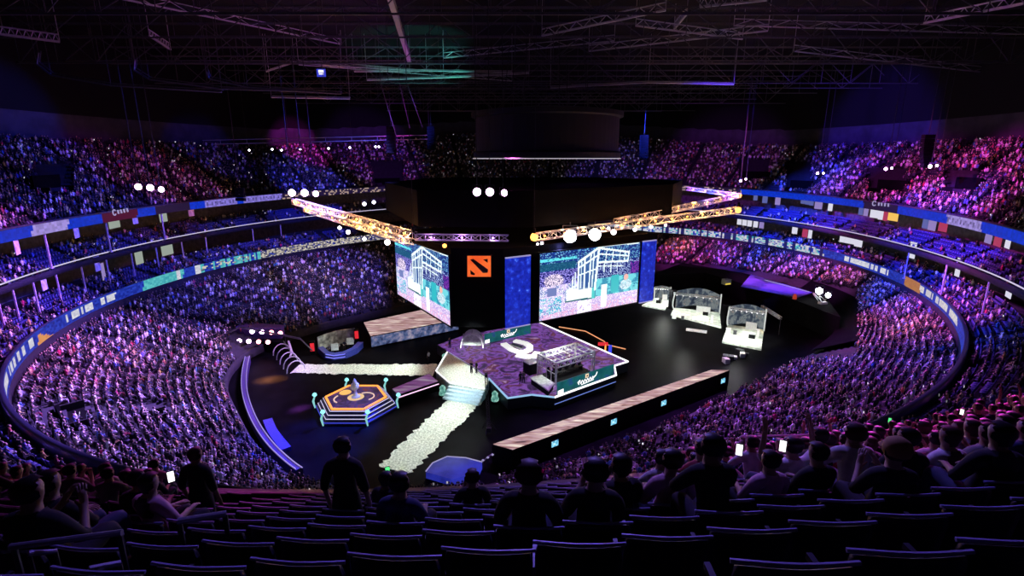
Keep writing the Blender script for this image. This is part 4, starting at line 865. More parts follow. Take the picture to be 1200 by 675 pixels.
# analyst desk set
ac = P(397, 414, 0); t = thing('backdrop_wall', 'pale curved studio backdrop wall behind the analyst desk', 'backdrop', ac+Vector((0, 2.6, 0)))
pts = [P(x, y, 0) for x, y in ((374, 411), (383, 407), (396, 403), (408, 401), (417, 400))]; b = MB()
for i in range(4): b.slab([pts[i], pts[i+1], pts[i+1]+up*2.3, pts[i]+up*2.3], .15)
b.build('panel', mat('mottled_backdrop', (.42, .45, .4), .7, 0, .8, 1.2), t)
for p, lab in ((P(367, 415, 0), 'red-lit pillar at the end of the studio backdrop by the entrance'), (P(418.5, 400, 0), 'red-lit pillar at the end of the studio backdrop by the runway wall')):
    t = thing('lit_pillar', lab, 'pillar', p); b = MB(); b.box(p+up*1.1, (.8, .8, 2.2), .3); b.build('pillar_body', M_black, t); b = MB(); b.box(p+up*1.3+Vector((.1, -.35, 0)), (.6, .2, 1.3), .3); b.build('pillar_light', emat('red_led', (.9, .03, .05), .8), t)
dp = [P(x, y, 0) for x, y in ((376, 413), (383, 419.5), (392, 421), (404, 419.5), (416, 414), (423, 407))]; t = thing('analyst_desk', 'blue-lit curved desk in front of the studio backdrop', 'desk', (dp[0]+dp[-1])/2)
b = band(dp, .9, 0, .95); b.build('desk_body', mat('blue_desk', (.03, .04, .25), .4), t); b = MB(); fr = [p+Vector((.1, -.5, 0)) for p in dp]
b.path([p+up*.8 for p in fr], .08, 5); b.path([p+up*.35 for p in fr], .08, 5); b.build('desk_light', emat('indigo_led', (.25, .25, 1), 1.1), t)
for p, lab in ((P(393, 415, .0), 'pale presenter monitor at the middle of the curved desk'), (P(411, 408, 0), 'pale presenter monitor at the end of the curved desk')):
    t = thing('monitor', lab, 'monitor', p); b = MB(); b.box(p+up*1.2, (1.1, .12, 1.1), .3, 0, -.2); b.build('monitor_face', mat('pale_monitor', (.6, .66, .62), .5), t); b = MB(); b.tube(p, p+up*.8, .08, 6); b.box(p+up*.02, (.6, .5, .04)); b.build('monitor_stand', M_black, t)
for k, (hx, hy) in enumerate(((386, 413), (391, 411), (397, 410), (404, 408))): person('lap', P(hx, hy, 0), PI-.2+.1*k, (1, 0, 1, 3)[k], 0, f'analyst in {SHIRT[(1, 0, 1, 3)[k]][0]} top seated at the curved desk, {("first", "second", "third", "fourth")[k]} from the entrance')
# entrance block with pink lamps
t = thing('entrance_block', 'dark entrance block with violet walls in the lower stand', 'entrance', P(300, 405, 0))
b = MB(); q = PL([(262, 409), (330, 413), (338, 398), (284, 392)], 0.); b.prism(xy(q), 0, 1.7); b.build('lower_tier', M_black, t)
q = PL([(276, 397), (330, 397), (334, 392), (284, 389)], 1.7); b = MB(); b.prism(xy(q), 0, 3.4); b.build('upper_tier', mat('violet_wall', (.16, .08, .3), .6), t)
b = MB(); b.tube(P(255, 397, 3), P(281, 383, 4.5), .15, 5); b.tube(P(281, 383, 4.5), P(352, 397, 3.6), .15, 5); b.tube(P(352, 397, 3.6), P(366, 411, 1.5), .12, 5); b.build('canopy_tube', M_metal, t)
for k, (hx, hy) in enumerate([(295.5, 388.5), (307, 389), (318, 389.5), (328.5, 390.5), (280.5, 399.5), (291.5, 400), (303, 400.5), (314, 401)]):
    rw = 'upper' if k < 4 else 'lower'; c = P(hx, hy, 3.9 if k < 4 else 2.1); stage_lamp(f'{("first", "second", "third", "fourth")[k % 4]} round lamp of the {rw} row on the entrance block', c, EYE, .34, M_lens_p if k % 4 < 2 else M_lens_r, None, -.3)
# dressed tunnel between the entrance and the pale path
t = thing('entrance_tunnel', 'dark ribbed tunnel mouth with pale ribs at the start of the path', 'tunnel', P(338, 425, 0))
for k in range(6):
    p = P(326+4.2*k, 409+5.2*k, 0); b = MB(); b.path([p+Vector((1.2*math.cos(a)*.8, .9*math.cos(a), 1.6*math.sin(a))) for a in np.linspace(0, PI, 9)], .09, 4); b.build('rib', M_white if k % 2 else M_pale, t)
b = MB(); b.path([P(338, 400, 1.8), P(340, 406, 1.6), P(342, 413, 1.2), P(340, 418, .8)], .16, 5); b.build('pale_streamer', M_white, t)
# violet barrier along the floor edge
bp = [P(x, y, 0) for x, y in ((291, 425), (288, 440), (287, 458), (290, 476), (297, 496), (308, 516), (322, 534), (340, 551), (352, 560))]
def smooth(pts, n=4):
    out = []
    for i in range(len(pts)-1):
        p0, p1, p2, p3 = pts[max(i-1, 0)], pts[i], pts[i+1], pts[min(i+2, len(pts)-1)]
        for k in range(n): u = k/n; out.append(.5*((2*p1)+(p2-p0)*u+(2*p0-5*p1+4*p2-p3)*u*u+(3*p1-p0-3*p2+p3)*u**3))
    return out+[pts[-1]]
bs = smooth(bp); t = thing('barrier', 'curved violet barrier with two light lines along the floor edge', 'barrier', bp[4])
band(bs, .7, 0, 1.0).build('barrier_body', mat('violet_barrier', (.05, .035, .12), .5), t)
b = MB(); b.path([p+up*1.05+Vector((-.3, -.1, 0)) for p in bs], .06, 4); b.path([p+up*1.05+Vector((.25, .1, 0)) for p in bs], .06, 4); b.build('barrier_light', emat('barrier_led', (.5, .4, 1), .7), t)
sc = [P(x, y, 0) for x, y in ((303, 497), (308, 510), (316, 522), (324, 532))]; t = thing('seat_bank', 'blue bank of floor seats against the violet barrier', 'seats', sc[1])
b = band([p+Vector((.9, .4, 0)) for p in smooth(sc)], 1., 0, .45); b.build('bench', mat('blue_fabric', (.03, .04, .22), .7), t)
# small blue hexagon platform before the near crowd
pz = P(532, 548, 0); t = thing('side_platform', 'blue low platform with a white lit edge at the end of the runway wall', 'platform', pz)
q = PL([(499, 553), (507, 543), (524, 535.5), (546, 537), (565, 542), (560, 553), (530, 562)], .7); b = MB(); b.prism(xy(q), 0, .7); b.build('platform_body', emat('blue_top', None, .8, pattern=dict(ramp=[(.3, (.01, .015, .2)), (.7, (.04, .05, .6))]), scale=.5), t)
b = MB(); b.path([p+up*.06 for p in q[:5]], .06, 4); b.build('edge_light', M_led_v, t)
t = thing('light_rail', 'short bent rail with white lamps where the runway wall ends', 'rail', P(585, 530, 0)); b = MB(); pts = [P(x, y, 1.) for x, y in ((566, 541), (571, 536), (577, 532), (588, 528))]; b.path(pts, .07, 4)
for p in pts: b.tube(p, Vector((p.x, p.y, 0)), .05, 4)
b.build('rail', M_metal, t); b = MB()
for k in range(5): p = pts[0]+(pts[3]-pts[0])*k/4; b.lathe(p+up*.15, [(.05, -.1), (.16, 0), (.05, .1)], 6)
b.build('rail_lamps', M_led_v, t)
# ------------------------------------------------------------------ pods at the far side of the floor
M_pod = emat('pod_screen', None, .6, pattern=dict(ramp=[(.3, (.02, .03, .06)), (.47, (.08, .11, .16)), (.56, (.32, .36, .36)), (.63, (.14, .17, .2)), (.74, (.95, .7, .55))], detail=6, dist=.8), scale=.7)
def pod(label, l, r, fl, fr, h, e=0):
    l, r, fl, fr = [P(x, y, 0) for x, y in (l, r, fl, fr)]; t = thing('studio_pod', label, 'pod', (l+r+fl+fr)/4)
    d = (r-l); nn = outn(d); n = 10; arcp = [l+d*(i/n)-nn*.55*math.sin(PI*i/n) for i in range(n+1)]
    b_ = MB()
    for i in range(n): b_.slab([arcp[i], arcp[i+1], arcp[i+1]+up*h, arcp[i]+up*h], .12)
    b_.build('curved_screen', M_pod, t)
    b_ = MB(); b_.prism(xy([l, r, fr, fl]), 0, .3); b_.build('floor_deck', mat('pale_pod_floor', (.62, .68, .6), .7, 0, .3, 1.5), t)
    b_ = MB(); b_.path([l+up*h*u+nn*.35*math.sin(u*PI) for u in np.linspace(0, 1, 6)], .13, 5); b_.build('white_post', M_led_w if e else emat('post_light', (.9, .95, .9), .7), t); b_ = MB(); b_.path([r+up*h*u for u in (0, .5, 1.1)], .13, 5); b_.build('white_post', M_led_w if e else emat('post_light', (.9, .95, .9), .7), t)
    b_ = MB(); c = l+d*.66+nn*.8+up*.3; rz = math.atan2(d.y, d.x)
    b_.box(c+up*.3, (d.length*.34, .7, .6), rz); b_.build('desk', M_white, t); b_ = MB(); b_.box(c+up*.65-nn*.62, (d.length*.3, .15, 1.3), rz); b_.build('desk_back', M_white, t); b_ = MB(); b_.box(c+nn*.85+up*.2, (d.length*.4, .5, .4), rz); b_.build('front_step', M_white, t)
    for u_, w_, h_ in ((.12, .7, .9), (.3, .5, .6), (.9, .4, 1.4)):
        b_ = MB(); b_.box(l+d*u_+nn*.9+up*(.3+h_/2), (w_, .5, h_), rz); b_.box(l+d*u_+nn*.9+up*(.34+h_), (w_*1.2, .6, .08), rz); b_.build('pod_cabinet', M_white if u_ != .3 else M_metal, t)
    b_ = MB(); c = l+d*.72+(fl-l)*.62+up*.3; b_.box(c+up*.35, (1., .12, .7), rz); b_.build('dark_monitor', M_black, t)
    b_ = MB(); a = l+up*(h+.2); c = r+up*(h+.2); truss(b_, a+nn*.3, c+nn*.3, .35, .7, .04); b_.build('top_truss', M_alu, t)
    b_ = MB()
    for k in range(7): b_.lathe(a+(c-a)*((k+.5)/7)+nn*.3-up*.3, [(.04, -.12), (.14, 0), (.04, .12)], 6)
    b_.build('pod_lamps', M_led_w, t); PODB.extend([l-nn*2.2-d*.08, r-nn*2.2+d*.04]); return (l+r)/2+nn*2.2+up*(h+1.0)
PODB = []
pc = [pod('small white-lit studio pod beside the blue end panel', (766, 352), (785, 353), (752, 359), (779, 364), 2.9), pod('white-lit studio pod in the middle of the three', (790, 362), (843, 368), (786, 370), (845, 385), 3.7), pod('white-lit studio pod at the dark outer end of the three', (853, 382), (895, 388), (846, 402), (892, 411), 3.7)]
t = thing('lattice_truss', 'sloping lattice truss reaching out from the outer studio pod', 'truss', P(905, 375, 3)); b = MB(); truss(b, P(893, 359, 3.4), P(915, 373, 3.0), .4, .7, .05); b.build('lattice', M_alu, t); b = MB(); b.tube(P(893, 360, 3.3), P(893, 360, 0), .06, 4); b.tube(P(915, 373, 3.0), Vector((P(915, 373, 3.).x, P(915, 373, 3.).y, 0)), .06, 4); b.build('post', M_metal, t)
for hx, hy, lab in ((787, 362, 'black divider column between the small and the middle studio pod'), (849, 381, 'black divider column between the middle and the outer studio pod')):
    p = P(hx, hy, 0); t = thing('divider_column', lab, 'column', p); b = MB(); b.box(p+up*1.9, (1., 1., 3.8), .4); b.build('column_body', M_drape, t); b = MB(); b.box(p+up*3.9, (1.2, 1.2, .2), .4); b.build('column_cap', M_black, t)
# black covers over the seat blocks that are closed off
def cover(label, pts, lift=.35):
    fr = []
    for x_, y_ in pts:                                   # where the view meets the lower stand
        d = np.array(ray(x_, y_))
        for s_ in np.arange(20, 220, .25):
            p = np.array([0, 0, HC])+d*s_; v = p[:2]-C0; ph = math.atan2(v[1], v[0]); r_ = math.hypot(*v); a = float(r0(np.array([ph]))[0]); e = float(r10(np.array([ph]))[0]); f = (r_-a)/(e-a)
            if p[2] < max(0, 1.3+6.4*f if f > 0 else 0): break
        fr.append((ph, f))
    f0, f1 = min(f for _, f in fr), max(f for _, f in fr); p0, p1 = min(p for p, _ in fr), max(p for p, _ in fr); f0 = max(f0, -.02)
    ph = np.linspace(p0, p1, 40); a, e = r0(ph), r10(ph); g = [ringpts(a+(e-a)*f, np.maximum(1.3+6.5*f+lift+.3, 1.5), ph) for f in np.linspace(f0, f1, 14)]
    V = np.concatenate(g+[x_-np.array([0, 0, .25]) for x_ in g]); n = 40; m = 14; fs = []
    for k in range(m-1):
        for i in range(n-1): q = [k*n+i, k*n+i+1, (k+1)*n+i+1, (k+1)*n+i]; fs += [q, [x_+m*n for x_ in q[::-1]]]
    o = npmesh('seat_cover', V, fs, M_drape); return tag(o, label, 'cover')
cover('black cloth covering the closed seats beyond the studio pods', [(890, 385), (1012, 385), (1000, 352), (905, 418), (940, 340), (985, 345)])
# dark seating riser, blue-lit top, behind the pods
q = [rigz(p, 4.2) for p in (PODB[0], PODB[3]*.5+PODB[2]*.5, PODB[5])]+PL([(935, 353), (985, 372), (966, 345), (872, 320), (800, 308)], 4.2); t = thing('stand_riser', 'black riser with a blue-lit top behind the studio pods', 'riser', (q[0]+q[2])/2-up*4.2)
b = MB(); b.prism(xy(q), 0, 4.2); b.build('riser_body', M_drape, t); b = MB(); b.prism(xy(PL([(868, 336), (935, 349), (952, 343), (880, 322)], 4.22)), 4.2, 4.3); b.build('blue_top', mat('blue_riser_top', (.10, .10, .4), .7, 0, .2, .4), t)
b = MB(); b.tube(P(896, 328, 4.5), P(948, 342, 4.5), .09, 4); b.build('edge_strip', M_led_v, t)
t = thing('camera_platform', 'small grey-green crate with a yellow strip on the black riser', 'crate', P(850, 334, 4.2)); p = P(851, 333, 4.2); b = MB(); b.box(p+up*.55, (1.5, 1.2, 1.1), .4); b.build('crate_body', mat('grey_green', (.2, .24, .2), .7), t); b = MB(); b.box(p+up*.2+Vector((.1, -.65, 0)), (1.4, .08, .25), .4); b.build('yellow_strip', emat('yellow_led', (1, .75, .1), .9), t)
t = thing('warning_lamp', 'small red domed lamp at the outer edge of the black riser', 'lamp', P(931, 352, 4.2)); p = P(931, 351, 4.2); b = MB(); b.lathe(p, [(.35, 0), (.35, .5), (.3, .9), (.1, 1.1)], 10); b.build('dome', emat('red_dome', (.6, .06, .03), .6), t); b = MB(); b.lathe(p, [(.45, 0), (.45, .12)], 10); b.build('base', M_black, t)
for hx, hy, r, lab in ((960, 341, .62, 'bright white flood lamp beyond the black riser, larger of two'), (970.5, 346, .45, 'bright white flood lamp beyond the black riser, smaller of two')): stage_lamp(lab, P(hx, hy, 5.6), EYE, r, M_lens_w, None, -.6)
t = thing('equipment_frame', 'pale tangled equipment frame under the bright floods', 'frame', P(965, 352, 4.2)); b = MB()
for k in range(8): b.tube(P(952+random.uniform(0, 16), 341+random.uniform(0, 14), 4.3), P(952+random.uniform(0, 18), 343+random.uniform(0, 14), 5.), .08, 4)
b.build('tubes', M_white, t); b = MB(); b.box(P(964, 355, 4.4), (1.4, .8, .4), .3); b.build('case', M_white, t)
# tangle of pale gear at the runway end
t = thing('gear_pile', 'heap of pale cases and tubes at the far end of the runway wall', 'equipment', P(862, 423, 0))
for k in range(7): b = MB(); p = P(848+k*4.5+random.uniform(-2, 2), 424-k*1.4+random.uniform(-4, 4), 0); s_ = random.uniform(.4, .9); b.box(p+up*s_/2, (s_*1.4, s_, s_), random.random()*3); b.build('case', M_white if k % 2 else M_metal, t)
# orange lit post and light line at the stage corner
t = thing('lit_post', 'slim orange lit post beside the outer stage corner', 'post', P(709, 419, 0)); p = P(709, 418, 0); b = MB(); b.tube(p, p+up*2.1, .12, 6); b.build('post_body', M_led_o, t); b = MB(); b.box(p+up*2.1+Vector((-.4, 0, 0)), (1.5, .2, .5)); b.build('red_lamp', emat('red_led', (.9, .05, .05), 1.), t); b = MB(); b.box(p+Vector((.8, .3, .9)), (.5, .12, 1.8)); b.build('blue_lamp', M_led_b, t)
t = thing('light_line', 'thin orange light line on the floor behind the booth cage', 'light line', P(700, 395, 0)); b = MB(); b.path(PL([(655, 383), (686, 388), (708, 400), (712, 404), (733, 409)], .12), .09, 5); b.build('strip', emat('dim_orange_led', (1, .42, .2), .9), t); b = MB(); b.path(PL([(655, 383), (686, 388), (708, 400), (712, 404), (733, 409)], .04), .12, 5); b.build('strip_base', M_black, t)
# ------------------------------------------------------------------ scoreboard and roof
sb = PY(640, 190, 92); scx, scy = sb.x, 92.; t = thing('scoreboard', 'dark round hanging scoreboard with a thin pale lower rim', 'scoreboard', (scx, scy, 30))
rr = 85/F*(92*CT)*1.0
b = MB(); b.lathe((scx, scy, 29.9), [(rr*.95, 0), (rr, .15), (rr, 1.0), (rr*.97, 1.2), (rr*.97, 6.5), (rr*1.02, 6.7), (rr*1.02, 7.4), (rr*.6, 8)], 64); b.build('drum', mat('black_screen_drum', (.012, .012, .016), .5), t)
b = MB(); b.path([Vector((scx+(rr+.05)*math.cos(a), scy+(rr+.05)*math.sin(a), 29.95)) for a in np.linspace(0, 2*PI, 64, endpoint=False)], .09, 4, True); b.build('rim_tube', emat('rim_light', (.8, .72, .85), .55), t)
b = MB()
for k in range(8): a = k*PI/4+.2; b.tube((scx+rr*.6*math.cos(a), scy+rr*.6*math.sin(a), 37.8), (scx+rr*.5*math.cos(a), scy+rr*.5*math.sin(a), 49), .08, 4)
b.build('hanger', M_metal, t)
M_roof = mat('roof_steel', (.16, .15, .17), .5, .3)
k = 0
for yy in range(44, 190, 9):
    half = math.sqrt(max(0, 1-((yy-C0[1])/112)**2))*100; b = MB(); zb = 46.2+1.5*math.sin(yy*.9); zt = 50.5; n = int(half*2/6)
    b.tube((C0[0]-half, yy, zb), (C0[0]+half, yy, zb), .13, 4); b.tube((C0[0]-half, yy, zt), (C0[0]+half, yy, zt), .13, 4); b.tube((C0[0]-half, yy+.8, zt), (C0[0]+half, yy+.8, zt), .08, 4)
    for i in range(n): x0 = C0[0]-half+2*half*i/n; x1 = x0+2*half/n; b.tube((x0, yy, zb if i % 2 else zt), (x1, yy, zt if i % 2 else zb), .08, 4); b.tube((x0, yy, zb), (x0, yy, zt), .06, 4)
    b.tube((C0[0], yy, zt), (C0[0], yy, 53), .1, 4)
    tag(b.build('roof_truss', M_roof), 'dark lattice roof truss spanning the hall under the black ceiling', 'roof truss', 'parallel trusses of the roof'); k += 1
for (a, c, w, lab) in ((PY(455, -10, 62), PY(480, 72, 100), .9, 'broad violet-lit roof beam running straight away above the stage'), (PY(130, -4, 70), PY(400, 52, 105), .3, 'long thin roof beam slanting down towards the blue lamp'), (PY(1200, 4, 66), PY(1083, 27, 80), .4, 'short pinkish roof beam slanting at the outer corner'), (PY(805, 16, 80), PY(790, 34, 88), .35, 'short pink roof strut above the second ceiling line'), (PY(635, 42, 82), PY(780, 12, 70), .3, 'thin violet roof beam rising from the teal roof lines'), (PY(690, 60, 95), PY(900, 36, 85), .3, 'thin violet roof beam in the middle of the roof'), (PY(0, 40, 72), PY(70, 49, 76), .35, 'short pale roof beam over the dark side stand'), (PY(745, 30, 82), PY(870, 46, 90), .3, 'thin pinkish roof beam crossing the middle of the roof'), (PY(820, 8, 70), PY(900, 0, 66), .3, 'dim pink roof beam at the upper edge'), (PY(350, 76, 110), PY(600, 95, 125), .25, 'thin roof beam leading to the teal lines'), (PY(520, 68, 105), PY(720, 48, 92), .25, 'thin roof beam rising over the scoreboard'), (PY(175, 42, 85), PY(200, 58, 92), .35, 'short violet roof strut over the dark seats'), (PY(930, 60, 90), PY(1200, 90, 105), .25, 'thin roof beam falling towards the outer wall'), (PY(860, 30, 82), PY(1200, 40, 84), .25, 'thin roof beam along the outer roof bay')):
    b = MB(); d = c-a; b.tube(a, c, w*.5, 4); b.tube(a+up*.9, c+up*.9, w*.3, 4); n = 8
    for i in range(n): b.tube(a+d*i/n, a+d*(i+.5)/n+up*.9, .06, 3); b.tube(a+d*(i+.5)/n+up*.9, a+d*(i+1)/n, .06, 3)
    for e in (a, c): b.tube(e, Vector((e.x, e.y, max(53, e.z))), .05, 4)
    tag(b.build('roof_beam', M_alu), lab, 'roof beam')
for (pts, col, lab) in (([(415, 84), (500, 83), (600, 85)], M_alu, 'bright pale pipe of the roof bay behind the blue lamp, upper'), ([(430, 94), (520, 91), (620, 86)], M_alu, 'bright pale pipe of the roof bay behind the blue lamp, lower'), ([(318, 114), (410, 116)], M_alu, 'teal-lit pipe under the roof over the far stand'), ([(312, 84), (345, 73), (400, 78), (480, 82)], M_alu, 'teal-lit bent pipe beside the blue lamp'), ([(645, 103), (760, 97), (860, 99)], M_alu, 'teal-lit pipe over the scoreboard'), ([(45, 62), (43, 75), (60, 88), (130, 100), (260, 108)], M_roof, 'bent dark cable tray over the side stand, outer'), ([(158, 70), (157, 82), (175, 93), (260, 104), (380, 108)], M_roof, 'bent dark cable tray over the side stand, middle'), ([(242, 84), (245, 92), (290, 102), (400, 110)], M_roof, 'bent dark cable tray over the side stand, inner')):
    y0 = 108 if col is M_alu else 84; b = MB(); q = [PY(x, y, y0) for x, y in pts]; b.path(q, .14, 5); b.path([p+up*.35+Vector((0, .5, 0)) for p in q], .08, 4)
    for p in q: b.tube(p, Vector((p.x, p.y, 53)), .04, 4)
    tag(b.build('roof_pipe', col), lab, 'roof pipe')
p = PY(377, 85, 100); t = thing('status_display', 'small blue-white lit display box hanging under the roof', 'display', p); b = MB(); b.box(p, (1.9, .5, 1.7)); b.build('case', M_black, t)
b = MB(); b.box(p+Vector((0, -.28, -.1)), (1.6, .06, 1.3)); b.build('blue_face', emat('deep_blue_face', (.05, .06, .7), .8), t); b = MB(); b.box(p+Vector((0, -.34, .15)), (.9, .05, .45)); b.box(p+Vector((0, -.34, -.3)), (.8, .05, .12)); b.build('white_mark', M_led_w, t); b = MB(); b.tube(p+up*.8, Vector((p.x, p.y, 53)), .05, 4); b.build('hanger', M_metal, t)
# hanging speaker arrays
for hx, hy, yy, lab in ((458, 150, 100, 'dark hanging speaker column over the masking drape'), (505, 150, 118, 'dark hanging speaker column behind the first one'), (755, 160, 112, 'dark hanging speaker column beyond the scoreboard'), (281, 222, 100, 'dark hanging speaker block in front of the blue suites'), (1088, 160, 84, 'dark hanging speaker column at the outer stand')):
    p = PY(hx, hy, yy); t = thing('speaker_array', lab, 'speaker', p); n = 8 if hx != 281 else 4
    for i in range(n): b = MB(); b.box(p-up*(i*.62)+Vector((0, -.04*i*i*.4, 0)), (1.6, .8, .56), 0, 0, -.05*i); b.build('cabinet', M_black, t)
    b = MB(); b.tube(p+up*.4, Vector((p.x, p.y, 53)), .06, 4); b.build('hanger', M_metal, t)
for k, (x0, y0, x1, y1, yy) in enumerate(((446, 98, 464, 158, 96), (468, 97, 480, 150, 98), (476, 95, 495, 150, 100))):
    b = MB(); b.tube(PY(x0, y0, yy), PY(x1, y1, yy), .07, 4); a = PY(x0, y0, yy); b.tube(a, Vector((a.x, a.y, 53)), .05, 4); tag(b.build('rigging_cable', M_roof), f'pale slanting rigging cable beside the hanging speakers, {("first", "second", "third")[k]} from the lamp bar', 'cable')
# ------------------------------------------------------------------ banners, posts and lettering on the tiers
def ringhit(px_, py_, rfun, off=0.):
    d = np.array(ray(px_, py_)); lo, hi = 5., 400.
    for s_ in np.arange(20, 400, 1.):
        p = np.array([0, 0, HC])+d*s_; v = p[:2]-C0; 
        if math.hypot(*v) > float(rfun(np.array([math.atan2(v[1], v[0])]))[0])+off and (p[1] > 45): 
            lo, hi = s_-1, s_
            for _ in range(20):
                m = (lo+hi)/2; p = np.array([0, 0, HC])+d*m; v = p[:2]-C0
                if math.hypot(*v) > float(rfun(np.array([math.atan2(v[1], v[0])]))[0])+off: hi = m
                else: lo = m
            return Vector(p), math.atan2(v[1], v[0])
    return None, None
def hang(name, px_, py_, w, h, m, label, rfun, off, cat, group=None, shear=0.):
    p, ph = ringhit(px_, py_, rfun, off)
    if p is None: return
    inw = Vector((-math.cos(ph), -math.sin(ph), 0)); s_ = Vector((math.sin(ph), -math.cos(ph), 0)) ; p = p+inw*.12
    if (s_.x*p.y-s_.y*p.x) < 0: s_ = -s_
    t = thing(name, label, cat, p, group); b_ = MB()
    q = [p-s_*w/2-up*h/2+s_*shear, p+s_*w/2-up*h/2+s_*shear, p+s_*w/2+up*h/2, p-s_*w/2+up*h/2]; n_ = (q[1]-q[0]).cross(q[3]-q[0]).normalized()
    if n_.dot(inw) < 0: q = [q[1], q[0], q[3], q[2]]
    b_.slab(q, .06); b_.build('cloth' if name == 'pennant' else 'pane', m, t); b_ = MB(); b_.tube(q[2]+inw*.03, q[3]+inw*.03, .05, 4); b_.build('top_bar', M_metal, t); return t
M_pen = mat('lavender_cloth', (.7, .7, .8), .8, 0, .25, 2)
for hx, hy, lab in ((18, 287, 'pale pennant under the blue fascia, at the outer end of the row'), (88, 269, 'pale pennant under the white sponsor strip'), (157, 254, 'pale pennant beside the red sponsor sign'), (223, 246, 'magenta-lit pennant beyond the red sponsor sign'), (113, 309, 'pale pennant under the mezzanine rail beside its posts'), (50, 330, 'pale pennant under the mezzanine rail at the outer end of the row')):
    hang('pennant', hx, hy, 1.5, 2.3, M_pen, lab, r22 if hy < 300 and hx not in (113, 50) else r15, .4, 'pennant')
M_win = [emat('white_window', (.85, .85, 1), .8), emat('lilac_window', (.5, .38, .9), .55), emat('blue_window', (.25, .3, .9), .4), emat('red_window', (.8, .08, .2), .5), emat('amber_window', (1, .6, .12), .9), emat('pale_green_window', (.6, .7, .6), .5)]
wl = [(942, 231, 2, .8), (947, 232, 2, .8), (952, 233, 2, .8), (960, 237, 1, 1.4), (974, 239, 0, .8), (1010, 243, 2, .8), (1016, 244, 1, .8), (1026, 246, 0, 1.5), (1034, 248, 0, 1.), (1039, 249, 3, .8), (1048, 249, 4, 1.8), (1086, 257, 2, 1.), (1094, 259, 1, 1.4), (1107, 260, 3, 1.6), (1161, 272, 1, 1.4), (1172, 275, 3, 1.6), (1184, 277, 0, 1.1), (897, 231, 2, 1.0), (912, 233, 1, 1.), (132, 256, 5, 3.0), (190, 250, 5, 2.), (886, 228, 2, .8)]
for hx, hy, k, w in wl: hang('suite_window', hx, hy, w*(1.35 if hx > 600 else 1), 3.0, M_win[k], f'{("bright white", "lilac", "blue", "red", "amber", "pale green")[k]} lit window of the upper suites, under the blue fascia at {"the sponsor lettering" if 1005 < hx < 1055 else ("the white strip" if 1080 < hx < 1125 else ("the red sign" if hx < 300 else ("the outer end" if hx > 1150 else "the far bend")))}', r22, 2.2, 'window', f'upper suite windows {k} {"a" if 1005 < hx < 1055 else ("b" if 1080 < hx < 1125 else ("c" if hx < 300 else ("d" if hx > 1150 else "e")))}')
wm = [(867, 257, 0, .9), (873, 258, 0, .9), (879, 259, 0, .9), (886, 260, 0, .9), (893, 261, 1, .9), (932, 267, 0, 1.), (944, 271, 3, 1.), (950, 272, 0, .7), (988, 276, 0, .9), (994, 277, 0, .9), (1000, 278, 0, .9), (1007, 281, 0, 1.4), (1070, 293, 0, 1.2), (1124, 313, 0, .9), (1185, 336, 0, 1.3), (120, 318, 1, .9), (162, 300, 5, 2.), (195, 290, 5, 3.)]
for hx, hy, k, w in wm: hang('club_window', hx, hy, w*(1.35 if hx > 600 else 1), 2.8, M_win[k], f'{("bright white", "lilac", "blue", "red", "amber", "pale green")[k]} lit window of the club boxes, under the mezzanine rail at {"the far bend" if 860 < hx < 900 else ("the near bend" if hx > 1040 else ("the dark seats" if hx < 300 else "the middle"))}', r15, 1.6, 'window', f'club box windows {k} {"a" if 860 < hx < 900 else ("b" if hx > 1040 else ("c" if hx < 300 else "d"))}')
for k, (hx, hy) in enumerate([(0, 362), (17, 350), (40, 338), (66, 325), (95, 313), (124, 304), (153, 295), (182, 287), (212, 280), (240, 274), (295, 263), (328, 259), (1065, 297), (1110, 310), (1160, 328)]):
    p, ph = ringhit(hx, hy, r15, .0)
    if p is None: continue
    p = Vector((p.x, p.y, 0)); b = MB(); b.tube(Vector((p.x, p.y, 10.2)), Vector((p.x, p.y, 14.65)), .12, 5); b.box(Vector((p.x, p.y, 10.25)), (.4, .4, .1)); tag(b.build('rail_post', mat('lilac_post', (.6, .55, .7), .5)), 'slim pale post standing under the mezzanine rail above the club seats', 'post', 'posts under the mezzanine rail')
for k, (hx, hy) in enumerate([(53, 280), (124, 263), (189, 252)]):
    p, ph = ringhit(hx, hy, r22, .5); b = MB(); b.tube(Vector((p.x, p.y, 16.2)), Vector((p.x, p.y, 20.75)), .13, 5); b.box(Vector((p.x, p.y, 16.25)), (.4, .4, .1)); tag(b.build('fascia_post', mat('lilac_post', (.6, .55, .7), .5)), 'slim pale post standing under the upper fascia on the mezzanine', 'post', 'posts under the upper fascia')
# sponsor lettering: ring and four short strokes
for pts, lab in (([(134, 249), (138.5, 248.3), (142, 247.7), (145.5, 247), (149.3, 246.2)], 'small white sponsor lettering on the dark red part of the upper fascia'), ([(1024.5, 238.3), (1029.8, 239.2), (1033.2, 239.4), (1037, 239.9), (1041, 240.3)], 'small white sponsor lettering on the dark part of the upper fascia by the amber window')):
    t = None
    for k, (hx, hy) in enumerate(pts):
        p, ph = ringhit(hx, hy, r22, -.12); s_ = Vector((math.sin(ph), -math.cos(ph), 0))
        if t is None: t = thing('sponsor_sign', lab, 'sign', p)
        b = MB()
        if k == 0: b.path([p+s_*.42*math.cos(a)+up*.42*math.sin(a) for a in np.linspace(.6, 2*PI-.6, 12)], .09, 4); b.build('ring_letter', M_led_v, t)
        else: b.tube(p-up*.28+s_*.05, p+up*.28-s_*.05, .12, 4); b.tube(p+up*.2-s_*.05, p+up*.2+s_*.22*(1 if k % 2 else -1), .08, 4); b.build('letter', M_led_v, t)
